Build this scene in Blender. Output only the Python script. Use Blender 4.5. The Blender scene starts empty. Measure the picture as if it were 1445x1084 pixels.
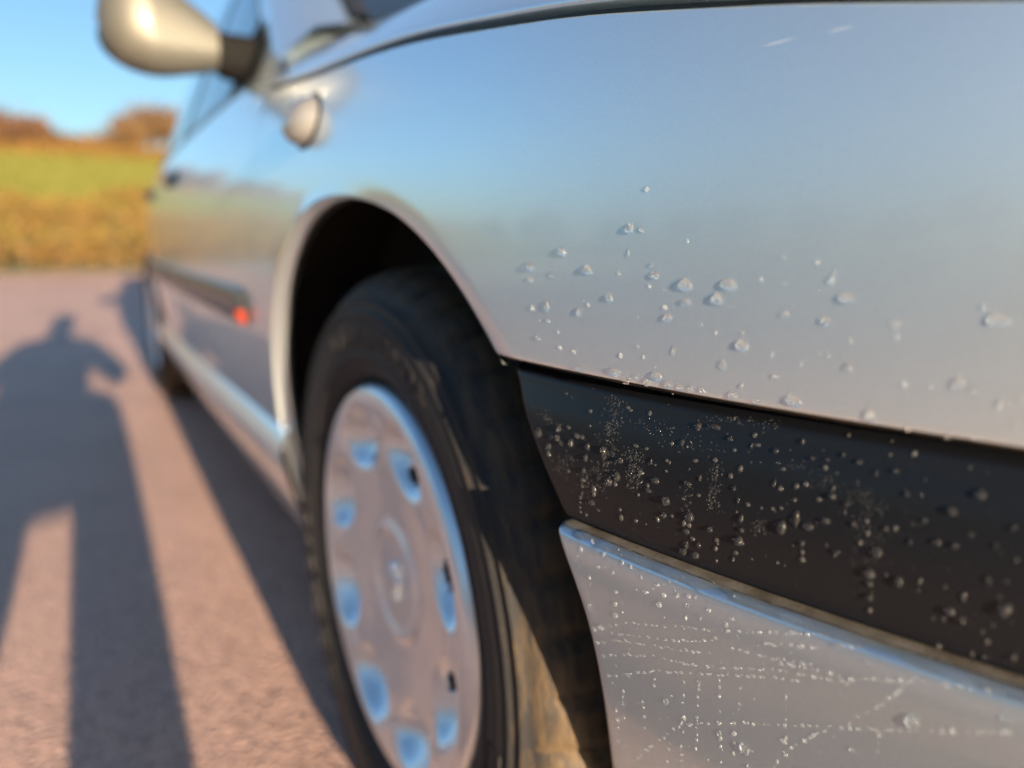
import bpy, bmesh, math, random
import numpy as np
from mathutils import Vector, Matrix, Quaternion

random.seed(7); rng = np.random.default_rng(7)
R = math.radians
SC = bpy.context.scene
COL = SC.collection

# ------------------------------------------------------------------ camera
cam_d = bpy.data.cameras.new('camera'); cam = bpy.data.objects.new('camera', cam_d); COL.objects.link(cam)
CAM = Vector((-.2352, -.6669, .6403)); YAW, PIT = R(29.6865), R(10.9918)
FWD = Vector((math.sin(YAW)*math.cos(PIT), math.cos(YAW)*math.cos(PIT), -math.sin(PIT)))
RGT = Vector((math.cos(YAW), -math.sin(YAW), 0)); UPV = RGT.cross(FWD)
cam.location = CAM
cam.rotation_euler = Matrix((RGT, UPV, -FWD)).transposed().to_euler()
cam_d.sensor_width = 36; cam_d.lens = 36*1072.7/1445
cam_d.clip_start = .01; cam_d.clip_end = 3000
cam_d.dof.use_dof = True; cam_d.dof.focus_distance = .372; cam_d.dof.aperture_fstop = 2.9
cam_d.dof.aperture_blades = 0
SC.camera = cam

# ------------------------------------------------------------------ sky, sun, exposure
SUN_EL, SUN_AZ = R(7.3), R(1.0)            # light travels along +y, a hair towards +x
w = bpy.data.worlds.new('World'); SC.world = w; w.use_nodes = True
nt = w.node_tree; bg = nt.nodes['Background']
sky = nt.nodes.new('ShaderNodeTexSky'); sky.sky_type = 'NISHITA'; sky.sun_disc = False
sky.sun_elevation = SUN_EL; sky.sun_rotation = R(180) + SUN_AZ
sky.air_density = 1.0; sky.dust_density = 1.0; sky.ozone_density = 3.0; sky.altitude = 60
nt.links.new(sky.outputs[0], bg.inputs['Color']); bg.inputs['Strength'].default_value = .05
sd = bpy.data.lights.new('sun', 'SUN'); sd.energy = 3.8; sd.angle = R(.53); sd.color = (1, .77, .53)
sun = bpy.data.objects.new('sun', sd); COL.objects.link(sun)
L = Vector((math.sin(SUN_AZ)*math.cos(SUN_EL), math.cos(SUN_AZ)*math.cos(SUN_EL), -math.sin(SUN_EL)))
sun.rotation_euler = L.to_track_quat('-Z', 'Y').to_euler(); sun.location = (-2, -20, 12)
vs = SC.view_settings
vs.view_transform = 'Standard'; vs.look = 'None'; vs.exposure = 2.36; vs.gamma = 1; vs.use_curve_mapping = False
SC.render.engine = 'CYCLES'
SC.cycles.use_denoising = True; SC.cycles.max_bounces = 10; SC.cycles.transmission_bounces = 10
SC.cycles.sample_clamp_indirect = 8; SC.cycles.blur_glossy = .5

# ------------------------------------------------------------------ helpers
class Spl:                                  # natural cubic spline
    def __init__(s, xs, ys):
        x = np.array(xs, float); y = np.array(ys, float); n = len(x); h = np.diff(x)
        A = np.zeros((n, n)); b = np.zeros(n); A[0, 0] = A[-1, -1] = 1
        for i in range(1, n-1):
            A[i, i-1] = h[i-1]; A[i, i] = 2*(h[i-1]+h[i]); A[i, i+1] = h[i]
            b[i] = 6*((y[i+1]-y[i])/h[i]-(y[i]-y[i-1])/h[i-1])
        s.x, s.y, s.M = x, y, np.linalg.solve(A, b)
    def __call__(s, v):
        v = np.asarray(v, float); x, y, M = s.x, s.y, s.M
        i = np.clip(np.searchsorted(x, v)-1, 0, len(x)-2); h = x[i+1]-x[i]; a = (x[i+1]-v)/h; b = (v-x[i])/h
        return a*y[i]+b*y[i+1]+((a**3-a)*M[i]+(b**3-b)*M[i+1])*h*h/6

def mesh_obj(name, verts, faces, mat, parent=None, smooth=True, normals=None):
    me = bpy.data.meshes.new(name)
    me.from_pydata([tuple(map(float, v)) for v in verts], [], [tuple(map(int, f)) for f in faces])
    me.update()
    if smooth: me.polygons.foreach_set('use_smooth', [True]*len(me.polygons))
    if mat: me.materials.append(mat)
    if normals is not None: me.normals_split_custom_set_from_vertices([tuple(n) for n in normals])
    o = bpy.data.objects.new(name, me); COL.objects.link(o)
    if parent: o.parent = parent
    return o

def gfaces(nu, nv, wrap_u=False, wrap_v=False, flip=False):
    f = []
    for i in range(nu if wrap_u else nu-1):
        for j in range(nv if wrap_v else nv-1):
            a, b = i*nv+j, ((i+1) % nu)*nv+j; c, d = ((i+1) % nu)*nv+(j+1) % nv, i*nv+(j+1) % nv
            f.append((a, d, c, b) if flip else (a, b, c, d))
    return f

def grid(name, P, mat, parent=None, flip=False, wrap_u=False, wrap_v=False, normals=None, smooth=True):
    P = np.asarray(P, float); nu, nv = P.shape[:2]
    return mesh_obj(name, P.reshape(-1, 3), gfaces(nu, nv, wrap_u, wrap_v, flip), mat, parent, smooth,
                    None if normals is None else np.asarray(normals).reshape(-1, 3))

def empty(name, loc=(0, 0, 0), parent=None):
    o = bpy.data.objects.new(name, None); COL.objects.link(o); o.location = loc; o.empty_display_size = .1
    if parent: o.parent = parent
    return o

def tag(o, label=None, cat=None, group=None, kind=None):
    for k, v in (('label', label), ('category', cat), ('group', group), ('kind', kind)):
        if v: o[k] = v
    return o

CX = .88                                    # centre plane of the car
def mirrored(o, name=None):
    me = o.data.copy(); n = len(me.vertices); co = np.empty(n*3); me.vertices.foreach_get('co', co)
    co = co.reshape(-1, 3); co[:, 0] = 2*CX-co[:, 0]
    fs = [tuple(reversed(p.vertices)) for p in me.polygons]
    q = mesh_obj(name or o.name.split('.')[0], co, fs, o.data.materials[0] if o.data.materials else None, o.parent)
    return q

def solid(o, t, off=-1):
    m = o.modifiers.new('thickness', 'SOLIDIFY'); m.thickness = t; m.offset = off
    return o

# ------------------------------------------------------------------ materials
def mat(name, col, rough=.5, metal=0, coat=0, coat_rough=.03, spec=.5, trans=0, ior=1.5, noise=None, bump=None, col2=None):
    m = bpy.data.materials.new(name); m.use_nodes = True; n = m.node_tree; b = n.nodes['Principled BSDF']
    b.inputs['Base Color'].default_value = (*col, 1); b.inputs['Roughness'].default_value = rough
    b.inputs['Metallic'].default_value = metal; b.inputs['Coat Weight'].default_value = coat
    b.inputs['Coat Roughness'].default_value = coat_rough; b.inputs['Specular IOR Level'].default_value = spec
    b.inputs['Transmission Weight'].default_value = trans; b.inputs['IOR'].default_value = ior
    tc = n.nodes.new('ShaderNodeTexCoord')
    if noise:
        t = n.nodes.new('ShaderNodeTexNoise'); t.inputs['Scale'].default_value = noise; t.inputs['Detail'].default_value = 6
        n.links.new(tc.outputs['Object'], t.inputs['Vector'])
        r = n.nodes.new('ShaderNodeValToRGB'); r.color_ramp.elements[0].position = .35; r.color_ramp.elements[1].position = .68
        r.color_ramp.elements[0].color = (*col, 1); r.color_ramp.elements[1].color = (*(col2 or col), 1)
        n.links.new(t.outputs['Fac'], r.inputs['Fac']); n.links.new(r.outputs['Color'], b.inputs['Base Color'])
    if bump:
        sc, st, dist = bump
        t2 = n.nodes.new('ShaderNodeTexNoise'); t2.inputs['Scale'].default_value = sc; t2.inputs['Detail'].default_value = 4
        n.links.new(tc.outputs['Object'], t2.inputs['Vector'])
        bp = n.nodes.new('ShaderNodeBump'); bp.inputs['Strength'].default_value = st; bp.inputs['Distance'].default_value = dist
        n.links.new(t2.outputs['Fac'], bp.inputs['Height']); n.links.new(bp.outputs['Normal'], b.inputs['Normal'])
    return m

def paint_mat(name, lo, hi, metal, tint):
    m = mat(name, (.72, .72, .71), .37, metal, 1, .035)
    n = m.node_tree; b = n.nodes['Principled BSDF']; tc = n.nodes['Texture Coordinate']
    # road film: faint, uneven grime that dulls the lacquer; and metallic flake sparkle
    g = n.nodes.new('ShaderNodeTexNoise'); g.inputs['Scale'].default_value = 9; g.inputs['Detail'].default_value = 8
    n.links.new(tc.outputs['Object'], g.inputs['Vector'])
    mr = n.nodes.new('ShaderNodeMapRange'); mr.inputs['From Min'].default_value = .3; mr.inputs['From Max'].default_value = .75
    mr.inputs['To Min'].default_value = .02; mr.inputs['To Max'].default_value = .075
    n.links.new(g.outputs['Fac'], mr.inputs['Value']); n.links.new(mr.outputs['Result'], b.inputs['Coat Roughness'])
    f = n.nodes.new('ShaderNodeTexVoronoi'); f.inputs['Scale'].default_value = 2600
    n.links.new(tc.outputs['Object'], f.inputs['Vector'])
    r = n.nodes.new('ShaderNodeMapRange'); r.inputs['To Min'].default_value = lo; r.inputs['To Max'].default_value = hi
    n.links.new(f.outputs['Color'], r.inputs['Value'])
    cmb = n.nodes.new('ShaderNodeCombineColor')
    for k, g_ in enumerate(tint):
        q = n.nodes.new('ShaderNodeMath'); q.operation = 'MULTIPLY'; q.inputs[1].default_value = g_
        n.links.new(r.outputs['Result'], q.inputs[0]); n.links.new(q.outputs[0], cmb.inputs[k])
    n.links.new(cmb.outputs['Color'], b.inputs['Base Color'])
    return m

M = {}
M['paint'] = paint_mat('silver_paint', .86, .96, .925, (.86, .985, 1.04))
M['bumper_paint_cooled'] = paint_mat('silver_bumper_paint_cooled', .58, .68, .95, (.77, .99, 1.17))  # same silver darkened and cooled to offset warm sunlight on the bumpers
M['plastic'] = mat('black_plastic', (.004, .0048, .0068), .34, spec=.40, bump=(1400, .12, .0004))
M['seal'] = mat('black_seal', (.012, .012, .012), .5)
M['grime_shade'] = mat('grimy_seal_shade', (.015, .013, .011), .8, noise=60, col2=(.07, .05, .032))
M['dark'] = mat('dark_underside', (.008, .0075, .007), .95, spec=.1, noise=8, col2=(.018, .015, .012))
M['glass'] = mat('tinted_glass', (.012, .016, .018), .02, spec=.6)
M['hub'] = mat('hubcap_paint', (.88, .93, .97), .36, .86, .6, .10, noise=30, col2=(.80, .85, .90))
M['cap_paint'] = mat('mirror_cap_paint', (.12, .118, .10), .52, .5, .35, .1)
M['mould'] = mat('grey_moulding', (.05, .052, .055), .28, spec=.6)
M['ledge'] = mat('dirty_ledge', (.15, .145, .135), .55, .1, noise=70, col2=(.07, .063, .053), bump=(500, .3, .0006))
M['chrome'] = mat('mirror_chrome', (.8, .8, .8), .03, 1)
M['lens'] = mat('clear_lens', (.22, .22, .215), .25, .3, 1, .03)
M['amber'] = mat('orange_reflector', (.5, .06, .02), .35, 0, .2)
M['lamp'] = mat('headlamp_glass', (.5, .52, .55), .06, .6, 1)
M['water'] = mat('water', (1, 1, 1), .05, trans=.987, ior=1.333)  # slightly opaque white stands in for sunlight gathered inside the drops
M['beads_s'] = mat('water_beads_fine', (1, 1, 1), .08, trans=.962, ior=1.333)  # opaque white share imitates sun glow in the fine beads
M['beads_f'] = M['beads_b'] = mat('water_beads', (1, 1, 1), .08, trans=.925, ior=1.333)  # stronger white share imitates sunlight focused inside the beads
M['scratch'] = mat('scratched_lacquer', (.8, .8, .8), .7)
M['arm'] = mat('matt_black_plastic', (.006, .006, .006), .85, spec=.15)

def tyre_mat():
    m = mat('tyre_rubber', (.02, .02, .021), .62, spec=.4)
    n = m.node_tree; b = n.nodes['Principled BSDF']; tc = n.nodes['Texture Coordinate']
    # dried mud, thickest on the shoulder: object coordinates are centred on the hub
    sx = n.nodes.new('ShaderNodeSeparateXYZ'); n.links.new(tc.outputs['Object'], sx.inputs[0])
    cy = n.nodes.new('ShaderNodeCombineXYZ'); n.links.new(sx.outputs['Y'], cy.inputs['X']); n.links.new(sx.outputs['Z'], cy.inputs['Y'])
    ln = n.nodes.new('ShaderNodeVectorMath'); ln.operation = 'LENGTH'; n.links.new(cy.outputs[0], ln.inputs[0])
    mr = n.nodes.new('ShaderNodeMapRange'); mr.inputs['From Min'].default_value = .235; mr.inputs['From Max'].default_value = .302
    n.links.new(ln.outputs['Value'], mr.inputs['Value'])
    an = n.nodes.new('ShaderNodeMath'); an.operation = 'ARCTAN2'; n.links.new(sx.outputs['Z'], an.inputs[0]); n.links.new(sx.outputs['Y'], an.inputs[1])
    pv = n.nodes.new('ShaderNodeCombineXYZ'); n.links.new(ln.outputs['Value'], pv.inputs['X']); n.links.new(sx.outputs['X'], pv.inputs['Z'])
    am = n.nodes.new('ShaderNodeMath'); am.operation = 'MULTIPLY'; am.inputs[1].default_value = .055; n.links.new(an.outputs[0], am.inputs[0]); n.links.new(am.outputs[0], pv.inputs['Y'])
    t = n.nodes.new('ShaderNodeTexNoise'); t.inputs['Scale'].default_value = 130; t.inputs['Detail'].default_value = 9; t.inputs['Roughness'].default_value = .72
    n.links.new(pv.outputs[0], t.inputs['Vector'])
    a = n.nodes.new('ShaderNodeMath'); a.operation = 'MULTIPLY_ADD'; a.inputs[1].default_value = .42; n.links.new(mr.outputs['Result'], a.inputs[0]); n.links.new(t.outputs['Fac'], a.inputs[2])
    r = n.nodes.new('ShaderNodeValToRGB'); e = r.color_ramp.elements
    e[0].position = .74; e[0].color = (.014, .014, .015, 1); e[1].position = 1.0; e[1].color = (.075, .05, .024, 1)
    n.links.new(a.outputs[0], r.inputs['Fac']); n.links.new(r.outputs['Color'], b.inputs['Base Color'])
    bp = n.nodes.new('ShaderNodeBump'); bp.inputs['Strength'].default_value = .5; bp.inputs['Distance'].default_value = .002
    n.links.new(t.outputs['Fac'], bp.inputs['Height']); n.links.new(bp.outputs['Normal'], b.inputs['Normal'])
    return m
M['tyre'] = tyre_mat()

def road_mat():
    m = mat('worn_tarmac', (.2, .16, .14), .55, spec=.5)
    n = m.node_tree; b = n.nodes['Principled BSDF']; tc = n.nodes['Texture Coordinate']
    v = n.nodes.new('ShaderNodeTexVoronoi'); v.inputs['Scale'].default_value = 130; n.links.new(tc.outputs['Object'], v.inputs['Vector'])
    big = n.nodes.new('ShaderNodeTexNoise'); big.inputs['Scale'].default_value = 1.6; big.inputs['Detail'].default_value = 9; big.inputs['Roughness'].default_value = .62
    n.links.new(tc.outputs['Object'], big.inputs['Vector'])
    fine = n.nodes.new('ShaderNodeTexNoise'); fine.inputs['Scale'].default_value = 45; fine.inputs['Detail'].default_value = 5
    n.links.new(tc.outputs['Object'], fine.inputs['Vector'])
    r = n.nodes.new('ShaderNodeValToRGB'); e = r.color_ramp.elements
    e[0].position = .1; e[0].color = (.25, .168, .14, 1); e[1].position = .9; e[1].color = (.62, .41, .335, 1)
    sp = n.nodes.new('ShaderNodeSeparateColor'); n.links.new(v.outputs['Color'], sp.inputs[0])
    mx = n.nodes.new('ShaderNodeMath'); mx.operation = 'MULTIPLY_ADD'; mx.inputs[1].default_value = .55
    n.links.new(sp.outputs[0], mx.inputs[0]); n.links.new(big.outputs['Fac'], mx.inputs[2])
    m2 = n.nodes.new('ShaderNodeMath'); m2.operation = 'MULTIPLY_ADD'; m2.inputs[1].default_value = .5; m2.inputs[2].default_value = -.30
    n.links.new(fine.outputs['Fac'], m2.inputs[0])
    ad = n.nodes.new('ShaderNodeMath'); n.links.new(mx.outputs[0], ad.inputs[0]); n.links.new(m2.outputs[0], ad.inputs[1])
    n.links.new(ad.outputs[0], r.inputs['Fac']); n.links.new(r.outputs['Color'], b.inputs['Base Color'])
    bp = n.nodes.new('ShaderNodeBump'); bp.inputs['Strength'].default_value = .9; bp.inputs['Distance'].default_value = .006; bp.invert = True
    n.links.new(v.outputs['Distance'], bp.inputs['Height']); n.links.new(bp.outputs['Normal'], b.inputs['Normal'])
    return m
M['road'] = road_mat()
M['field'] = mat('pasture', (.055, .085, .022), .9, noise=.25, col2=(.075, .105, .03), bump=(3, .6, .2))
M['verge'] = mat('verge_grass', (.06, .075, .025), .9, noise=2, col2=(.09, .085, .04), bump=(20, .8, .05))

def leaf_mat(name, c1, c2):
    m = mat(name, c1, .7, spec=.2); n = m.node_tree; b = n.nodes['Principled BSDF']
    g = n.nodes.new('ShaderNodeNewGeometry'); r = n.nodes.new('ShaderNodeValToRGB')
    r.color_ramp.elements[0].color = (*c1, 1); r.color_ramp.elements[1].color = (*c2, 1)
    n.links.new(g.outputs['Random Per Island'], r.inputs['Fac']); n.links.new(r.outputs['Color'], b.inputs['Base Color'])
    return m
M['hedge'] = leaf_mat('beech_hedge_leaves', (.105, .068, .018), (.20, .112, .032))
M['pasture'] = leaf_mat('pasture_blades', (.08, .09, .016), (.12, .118, .024))
M['autumn'] = leaf_mat('autumn_leaves', (.09, .057, .026), (.155, .092, .042))
M['autumn_b'] = leaf_mat('russet_leaves', (.09, .05, .028), (.145, .078, .042))
M['bark'] = mat('bark', (.06, .045, .035), .9, noise=6, col2=(.1, .08, .06))

# ------------------------------------------------------------------ the setting
ry = np.array([-60, -20, -4, 0, 4, 10, 15.4]); rx = np.array([-2.3, -1, 0, 4, 9, 16])
tag(grid('road', [[(x, y, 0) for y in ry] for x in rx], M['road'], flip=True), kind='structure')
tag(grid('added_gravel_yard', [[(x, y, -.004) for y in ry] for x in (-18, -12, -6, -2.1)], mat('added_grey_gravel', (.36, .375, .39), .8, noise=40, col2=(.46, .475, .49), bump=(120, .7, .01)), flip=True), kind='structure')  # unseen grey ground added for the paint to reflect a neutral tone
gx = np.concatenate([np.linspace(-900, -60, 14), np.linspace(-50, 60, 23), np.linspace(75, 900, 14)])
gy = np.concatenate([np.linspace(-900, -70, 10), np.linspace(-60, 14, 20), np.linspace(15, 130, 40), np.linspace(140, 900, 14)])
def terrain(x, y):
    h = -.03
    if y > 17:
        t = min((y-17)/93, 1); h += 10*(t*t*(3-2*t)*.35 + t*.65) if y < 110 else 10 + .4*math.sin(x*.02)
    elif y < 15.4 or x < -9: h += 0
    if y > 15: h = -.03+(h+.03)*max(0, min(1, (x+48)/30))
    return h + (.25*math.sin(x*.05+y*.031) if y > 30 or x < -30 else 0)
tag(grid('field', [[(x, y, terrain(x, y)) for y in gy] for x in gx], M['field'], flip=True), kind='structure')

def leaves(name, pts, size, m, parent, flat=.0):
    n = len(pts); pts = np.asarray(pts); V = np.empty((n, 4, 3)); s = size*rng.uniform(.6, 1.3, n)
    a = rng.normal(size=(n, 3)); a /= np.linalg.norm(a, axis=1)[:, None]
    b = np.cross(a, rng.normal(size=(n, 3))); b /= np.linalg.norm(b, axis=1)[:, None]
    V[:, 0] = pts-a*s[:, None]; V[:, 1] = pts-b*s[:, None]*.55; V[:, 2] = pts+a*s[:, None]; V[:, 3] = pts+b*s[:, None]*.55
    o = mesh_obj(name, V.reshape(-1, 3), np.arange(n*4).reshape(-1, 4), m, parent, smooth=False)
    return o

def hedge(label, p0, p1, h, w_, n, leaf):
    p0, p1 = Vector(p0), Vector(p1); d = (p1-p0); ln = d.length; d.normalize(); q = Vector((-d.y, d.x, 0))
    root = tag(empty('hedge', p0), label, 'hedge')
    t = rng.uniform(0, ln, n); u = rng.uniform(-1, 1, n); z = rng.uniform(0, 1, n)**.8
    hh = h*(1+.06*np.sin(t*1.3)+.05*np.sin(t*3.1+1)+.03*np.sin(t*7.7))
    bulge = w_*(.75+.25*np.sin(z*2.6))*(1+.12*np.sin(t*2.2+z*3)+.08*np.sin(t*5.1))
    u = np.sign(u)*np.abs(u)**.35                       # most leaves lie near the faces
    P = np.stack([d.x*t+q.x*u*bulge, d.y*t+q.y*u*bulge, z*hh+.02], 1)
    tag(leaves('foliage', P, leaf, M['hedge'], root), kind='stuff')
    V, F = [], []
    for k in range(int(ln/.45)):                        # the stems inside
        x = k*.45+random.uniform(-.1, .1); c = d*x; k0 = len(V)
        for zz, r in ((-.05, .03), (h*.85, .012)):
            for a in range(5): V.append((c.x+r*math.cos(a*1.257), c.y+r*math.sin(a*1.257), zz))
        F += [(k0+a, k0+(a+1) % 5, k0+5+(a+1) % 5, k0+5+a) for a in range(5)]
    tag(mesh_obj('stems', V, F, M['bark'], root), kind='stuff')
    return root
hedge('long clipped golden beech hedge at the end of the tarmac behind the car', (-9.5, 16.3, 0), (16, 15.4, 0), 1.42, .45, 34000, .05)
hedge('unseen tall clipped hedge added behind the crouching person, shading the far side of the tarmac', (-19, -9.6, 0), (-1.9, -9.0, 0), 1.9, .5, 16000, .09)  # invented out of view, so the paint reflects shaded ground
# grass along the hedge foot
def grass(name, label, n, f):
    P = np.array([f() for _ in range(n)]); V = np.empty((n, 3, 3)); a = rng.uniform(0, 6.28, n); hgt = rng.uniform(.05, .16, n)
    V[:, 0] = P; V[:, 1] = P; V[:, 2] = P; V[:, 0, 0] += .012*np.cos(a); V[:, 1, 0] -= .012*np.cos(a); V[:, 0, 1] += .012*np.sin(a); V[:, 1, 1] -= .012*np.sin(a)
    V[:, 2, 2] += hgt; V[:, 2, 0] += rng.normal(0, .03, n); V[:, 2, 1] += rng.normal(0, .03, n)
    tag(mesh_obj(name, V.reshape(-1, 3), np.arange(n*3).reshape(-1, 3), M['verge'], smooth=False), label, 'grass', kind='stuff')
grass('grass', 'rough grass along the foot of the hedge', 9000, lambda: (random.uniform(-20, 14), 15.5+random.gauss(.25, .2), -.02))

def pasture(n):
    y = 18+95*rng.uniform(0, 1, n)**.8; x = rng.uniform(-42, 26, n)*(.35+y/130); P = np.array([(a, b, terrain(a, b)) for a, b in zip(x, y)])
    s = .10+y*.0022; V = np.empty((n, 3, 3)); a = rng.uniform(0, 6.28, n); wd = s*.35
    for k, sg in ((0, 1), (1, -1)): V[:, k] = P; V[:, k, 0] += sg*wd*np.cos(a); V[:, k, 1] += sg*wd*np.sin(a)
    V[:, 2] = P; V[:, 2, 2] += s*1.2; V[:, 2, 0] += rng.normal(0, .3, n)*s; V[:, 2, 1] += rng.normal(0, .3, n)*s
    tag(mesh_obj('pasture_grass', V.reshape(-1, 3), np.arange(n*3).reshape(-1, 3), M['pasture'], smooth=False), 'sunlit green grass covering the rising field', 'grass', kind='stuff')
pasture(110000)
def tree(x, y, h, spread, m, label, n=1500, leaf=.34, group='autumn trees along the top of the field'):
    root = tag(empty('tree', (x, y, terrain(x, y)-.1)), label, 'tree', group)
    V, F = [], []
    def limb(p, q, r0, r1):
        ax = (q-p).normalized(); s = ax.orthogonal().normalized(); t = ax.cross(s); k = len(V)
        for c, r in ((p, r0), (q, r1)):
            for a in range(6): V.append(c+s*r*math.cos(a*math.pi/3)+t*r*math.sin(a*math.pi/3))
        F.extend([(k+a, k+(a+1) % 6, k+6+(a+1) % 6, k+6+a) for a in range(6)])
    top = Vector((random.uniform(-.3, .3), 0, h*.45)); limb(Vector((0, 0, 0)), top, h*.035, h*.022)
    clumps = []
    for k in range(11):
        a = k*2.4; q = top+Vector((math.cos(a)*spread*random.uniform(.3, .95), math.sin(a)*spread*random.uniform(.3, .95), h*random.uniform(.0, .42)))
        st = Vector((0, 0, h*random.uniform(.22, .45))); limb(st, q, h*.014, h*.005); clumps.append(q)
    clumps.append(Vector((0, 0, h*.85)))
    mesh_obj('trunk', V, F, M['bark'], root)
    P = []
    for i in range(n):
        c = random.choice(clumps); r = spread*.36
        P.append((c.x+random.gauss(0, r), c.y+random.gauss(0, r), max(c.z+random.gauss(0, r*.8), h*.12)))
    leaves('crown', P, leaf, m, root)
tr = [ (-25, 111, 6, 2.6), (-20, 114, 4.6, 2.2), (-14, 112, 5.2, 2.6), (-9.5, 115, 4.8, 2.3), (-6.2, 111, 5.4, 2.4), (-3, 113, 4.7, 2.0), (-.4, 116, 3.2, 1.7), (1.8, 112, 2.9, 1.5), (4.6, 114, 3.6, 1.7), (7.4, 112, 5.4, 2.0), (10.2, 113, 7.4, 2.5), (13.6, 111, 6.8, 2.5), (17.5, 114, 6.0, 2.4), (22, 112, 5.6, 2.4), (28, 115, 6.2, 2.6)]
tl = ['rounded russet tree at the far left end of the row on the field', 'small tree in the gap beside the rounded russet tree', 'broad brown tree left of the sky gap on the field edge',
      'brown tree close beside the broad brown one on the field edge', 'russet tree at the left edge of the picture above the field', 'brown tree just right of the picture edge above the field', 'low shrubby tree at the dip of the treeline', 'lowest tree in the dip of the treeline under the mirror', 'small orange tree right of the dip in the treeline', 'middling orange tree climbing toward the tallest one', 'tallest orange brown tree on the field edge beside the car', 'tall orange tree half hidden behind the car tail', 'brown tree behind the rear window of the car', 'round tree far behind the car roof', 'tree at the right end of the row behind the car']
for k, (a, l) in enumerate(zip(tr, tl)): tree(*a, M['autumn_b' if k in (0, 4, 5) else 'autumn'], l)
hedge('low russet hedgerow under the trees along the top of the field', (-32, 110, 9.7), (45, 110.5, 9.7), 2.0, 1.0, 16000, .35)
for k in range(16):                                   # distant row across the tarmac, met in the paint's reflection
    tree(-70+random.uniform(-6, 6), -30+k*10+random.uniform(-3, 3), random.uniform(5, 9), random.uniform(2.4, 3.6), M['autumn_b'] if k % 2 else M['autumn'], 'autumn tree in the distant row across the tarmac from the car', 700, .5, 'distant trees across the tarmac')

# ------------------------------------------------------------------ the car: side surface x = XP(y) + section(z)
XP=Spl([-.9,-.8,-.7,-.6,-.5,-.4,-.3,-.2,-.1,.1,.3,.5,1.1,1.7,2.3,2.7,3.1,3.4,3.62],
       [.275,.175,.113,.064,.0275,.0012,-.0140,-.0200,-.0215,-.0235,-.0265,-.028,-.029,-.021,-.001,.0265,.068,.14,.25])
G=Spl([.20,.30,.40,.50,.57,.63,.68,.72,.76,.80,.84,.88],[.055,.034,.017,.006,.0015,0,.0018,.0064,.0142,.0255,.0412,.063])
T = Spl([.4865, .492, .50, .515, .53, .545, .556, .562, .5655], [.0026, .0018, .0014, .0013, .0023, .0050, .0086, .0118, .0178])
B = Spl([.20, .25, .30, .35, .40, .43, .455, .468, .474, .4785, .4812, .4827], [.080, .055, .036, .020, .007, .001, -.0042, -.0063, -.0067, -.0064, -.0048, -.0018])
HOOD = Spl([-.9, -.72, -.60, -.519, -.489, -.437, -.404, -.340, -.241, -.133, .0345, .176, .30, .401, .474, .56], [.642, .677, .7, .7159, .7216, .7316, .7373, .7486, .7631, .7785, .7958, .8055, .8165, .8281, .838, .848])
ARCHF = Spl([-60, -20, 2, 12.5, 20, 26.5, 33, 40, 50, 60, 75, 90, 112, 125, 140, 155, 170, 200],
            [.338, .336, .3396, .358, .3685, .372, .368, .3665, .367, .366, .363, .366, .380, .384, .382, .374, .368, .365])
ZC = .31
def arch_r(y, z, yc):
    th = np.degrees(np.arctan2(z-ZC, -(y-yc)))
    th = np.where(th < -90, th+360, th)
    return ARCHF(np.clip(th, -60, 200)) if yc == 0 else .362+0*th
ZF = .5695                                  # lower edge of the fender, above the strip
def lip(y, z, yc):                          # the pressing rolls inwards towards the wheel opening
    d = np.hypot(y-yc, z-ZC)-arch_r(y, z, yc)
    k = np.clip(1-d/.020, 0, 1.02)
    return np.where(y-yc > .14, -.003, np.where(y-yc < -.10, .0024, .0024-.0054*(y-yc+.10)/.24))*k**2.2
def side(y, z, yc=None, fend=False):
    y = np.asarray(y, float); z = np.asarray(z, float)
    x = XP(y)+G(z)
    if yc is not None: x = x+lip(y, z, yc)
    if fend: x = x+.0003*np.clip((ZF+.002-z)/.002, 0, 1)**2*(y < -.15)
    return x
def surf_normals(f, y, z, e=4e-4):
    dy = (f(y+e, z)-f(y-e, z))/(2*e); dz = (f(y, z+e)-f(y, z-e))/(2*e)
    n = np.stack([-np.ones_like(dy), dy, dz], -1)
    return n/np.linalg.norm(n, axis=-1)[..., None]

car = tag(empty('car', (CX, 1.35, 0)), 'wet silver saloon car parked on the tarmac, seen close along its side', 'car')
CO = car.location.copy()
def to_car(o):                              # keep world placement under the car's own origin
    o.parent = car; o.matrix_parent_inverse = Matrix.Translation(-CO)
    return o

def polar_panel(name, yc, thetas, inner, outer, n, m, fend=False):
    ys, zs = [], []
    for th in thetas:
        c, s = -math.cos(th), math.sin(th)
        a, b = inner(th), outer(th)
        t = np.linspace(0, 1, n)**1.6
        r = a+(b-a)*t
        ys.append(yc+c*r); zs.append(ZC+s*r)
    Y, Z = np.array(ys), np.array(zs); f = lambda y, z: side(y, z, yc, fend)
    return Y, Z, f

def ray_poly(th, yc, lines):                # distance from the hub to the nearest of the boundary curves zfun / y limits
    c, s = -math.cos(th), math.sin(th); best = 9
    for r in np.linspace(.30, 1.3, 1001):
        y, z = yc+c*r, ZC+s*r
        if not lines(y, z): best = r; break
    return best

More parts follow.
